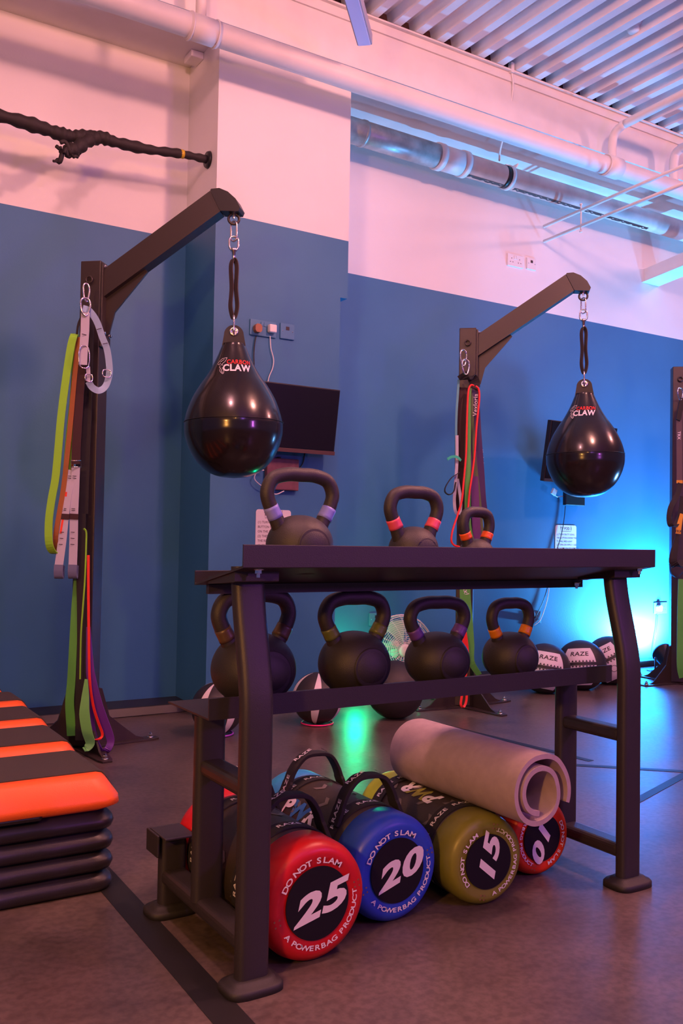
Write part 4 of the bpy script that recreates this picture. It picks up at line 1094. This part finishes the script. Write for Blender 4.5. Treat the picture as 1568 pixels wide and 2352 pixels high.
# batten light hung below the deck
a = Vector((2.40, 3.70, 3.33)); d = Vector((-.67, -.742, 0)).normalized(); s = Vector((-d.y, d.x, 0))
bt = tag(empty('batten_light', a), 'long slim ceiling batten pointing down at the top centre', 'batten light')
def obox(mb, o, d, s, L, w_, h, z0=0):
    P = []
    for z in (z0, z0+h):
        for l, k in ((0, -1), (L, -1), (L, 1), (0, 1)): P.append(o+d*l+s*k*w_/2+Vector((0, 0, z)))
    mb.add(P, [(3, 2, 1, 0), (4, 5, 6, 7), (0, 1, 5, 4), (1, 2, 6, 5), (2, 3, 7, 6), (3, 0, 4, 7)])
mb = MB(); obox(mb, a, d, s, 1.5, .075, .055); onp(bt, mb, 'housing', mat('batten_grey', (.32, .30, .36), .5), bevel=.004)
mb = MB(); obox(mb, a+d*.01, d, s, 1.48, .060, .006, -.006); onp(bt, mb, 'diffuser', mat('batten_diffuser', (.55, .55, .75), .4, emit=((.35, .3, 1), .25)))
mb = MB()
for l in (.3, 1.2): mb.tube([a+d*l+Vector((0, 0, .05)), a+d*l+Vector((0, 0, .40))], .002, 6)
onp(bt, mb, 'suspension_wire', M_PAINT)
# smoke detector
sd_ = tag(empty('smoke_detector', q(4.19, 3.57, 3.93)), 'round white smoke detector on the ceiling at upper right', 'smoke detector')
MB().lathe([(.055, .03), (.055, .012), (.050, .004), (.034, -.002), (.034, -.02), (.028, -.03), (0, -.032)], None, 28).build('base', M_PAINT, sd_)
MB().tube([(.05, 0, .02), (.4, -.6, .022), (.9, -1.4, .022)], .008, 8).build('conduit_tail', M_PAINT, sd_)
# hanging wire with clip
pts = smooth_path([q(3.872, 4.27, 3.905), q(3.895, 4.27, 3.80), q(3.905, 4.30, 3.68), q(3.91, 4.33, 3.60), q(4.0, 4.5, 3.50), q(4.08, 4.60, 3.47)], 6)
hw = tag(empty('hanging_wire', pts[0]), 'thin white wire dropping from the deck edge to the drain pipe clip', 'wire')
onp(hw, MB().tube(pts, .0065, 8), 'wire', M_PAINT)
onp(hw, MB().box(-.012, .012, -.02, .01, -.04, .02, Matrix.Translation(pts[0])), 'clamp', M_PAINT)
# black cable bundle on the left wall
cb = tag(empty('cable_bundle', q(1.05, 4.5, 2.88)), 'black lagged cable bundle crossing the upper left wall into the pillar', 'cable bundle')
path = smooth_path([q(x, 4.52, z) for x, z in ((-3.0, 2.72), (-.5, 2.84), (.5, 2.885), (.86, 2.892), (1.05, 2.885), (1.16, 2.875), (1.24, 2.885), (1.34, 2.91), (1.43, 2.905), (1.6, 2.91), (1.78, 2.93), (1.925, 2.935))], 14)
rs = []
for i, p in enumerate(path): rs.append(.031*(1+.10*math.sin(i*1.1)+.10*math.sin(i*.37+1))*(1-.35*max(0, min(1, (p.x-1.2)/.5))))
onp(cb, MB().tube(path, rs, 16), 'lagged_bundle', mat('lagging', (.02, .014, .014), .7, bump=.6, bscale=70))
p0 = smooth_path([q(1.33, 4.52, 2.905), q(1.28, 4.50, 2.87), q(1.22, 4.48, 2.81), q(1.17, 4.47, 2.775)], 5)
onp(cb, MB().tube(p0, [.030+.006*math.sin(i*1.7) for i in range(len(p0))], 12), 'drooping_end', MATS['lagging'])
for k in range(14):
    a = q(1.18, 4.47, 2.775)+Vector((random.uniform(-.04, .04), random.uniform(-.02, .02), random.uniform(-.03, .03)))
    b_ = a+Vector((random.uniform(-.05, .06), random.uniform(-.03, .03), random.uniform(-.05, .03)))
    onp(cb, MB().tube(smooth_path([a, (a+b_)/2+Vector((0, 0, random.uniform(-.03, .03))), b_], 4), .006+.006*random.random(), 8), 'frayed_cable', MATS['lagging'])
onp(cb, MB().tube([q(1.775, 4.52, 2.93), q(1.795, 4.52, 2.931)], .022, 14), 'yellow_tape', mat('tape_yellow', (.6, .42, .02), .5))
onp(cb, MB().lathe([(.045, 0), (.04, .012), (.0, .012)], Matrix.Translation(q(1.938, 4.52, 2.935)) @ Matrix.Rotation(R(-90), 4, 'Y'), 20), 'wall_grommet', M_BLK)
# small ceiling bracket in the recess corner and trunking at right
o = MB().box(-.07, .0, -.05, .05, -.035, 0).build('corner_bracket', M_PAINT, None, loc=Vector((xl, YW-.14, ZS)), bevel=.004)
tag(o, 'small white bracket in the top corner of the left recess', 'bracket')
tr_ = tag(empty('cable_trunking', q(5.80, 4.82, 2.98)), 'white sloping trunking reaching in from the right edge of the upper wall', 'trunking')
MB().box(0, .16, -1.6, 0, 0, .10).build('channel', M_PAINT, tr_, bevel=.004)
MB().box(-.02, .17, -1.6, 0, -.006, 0).build('lid', M_PAINT, tr_)
tr_.rotation_euler = (R(-6), 0, 0)
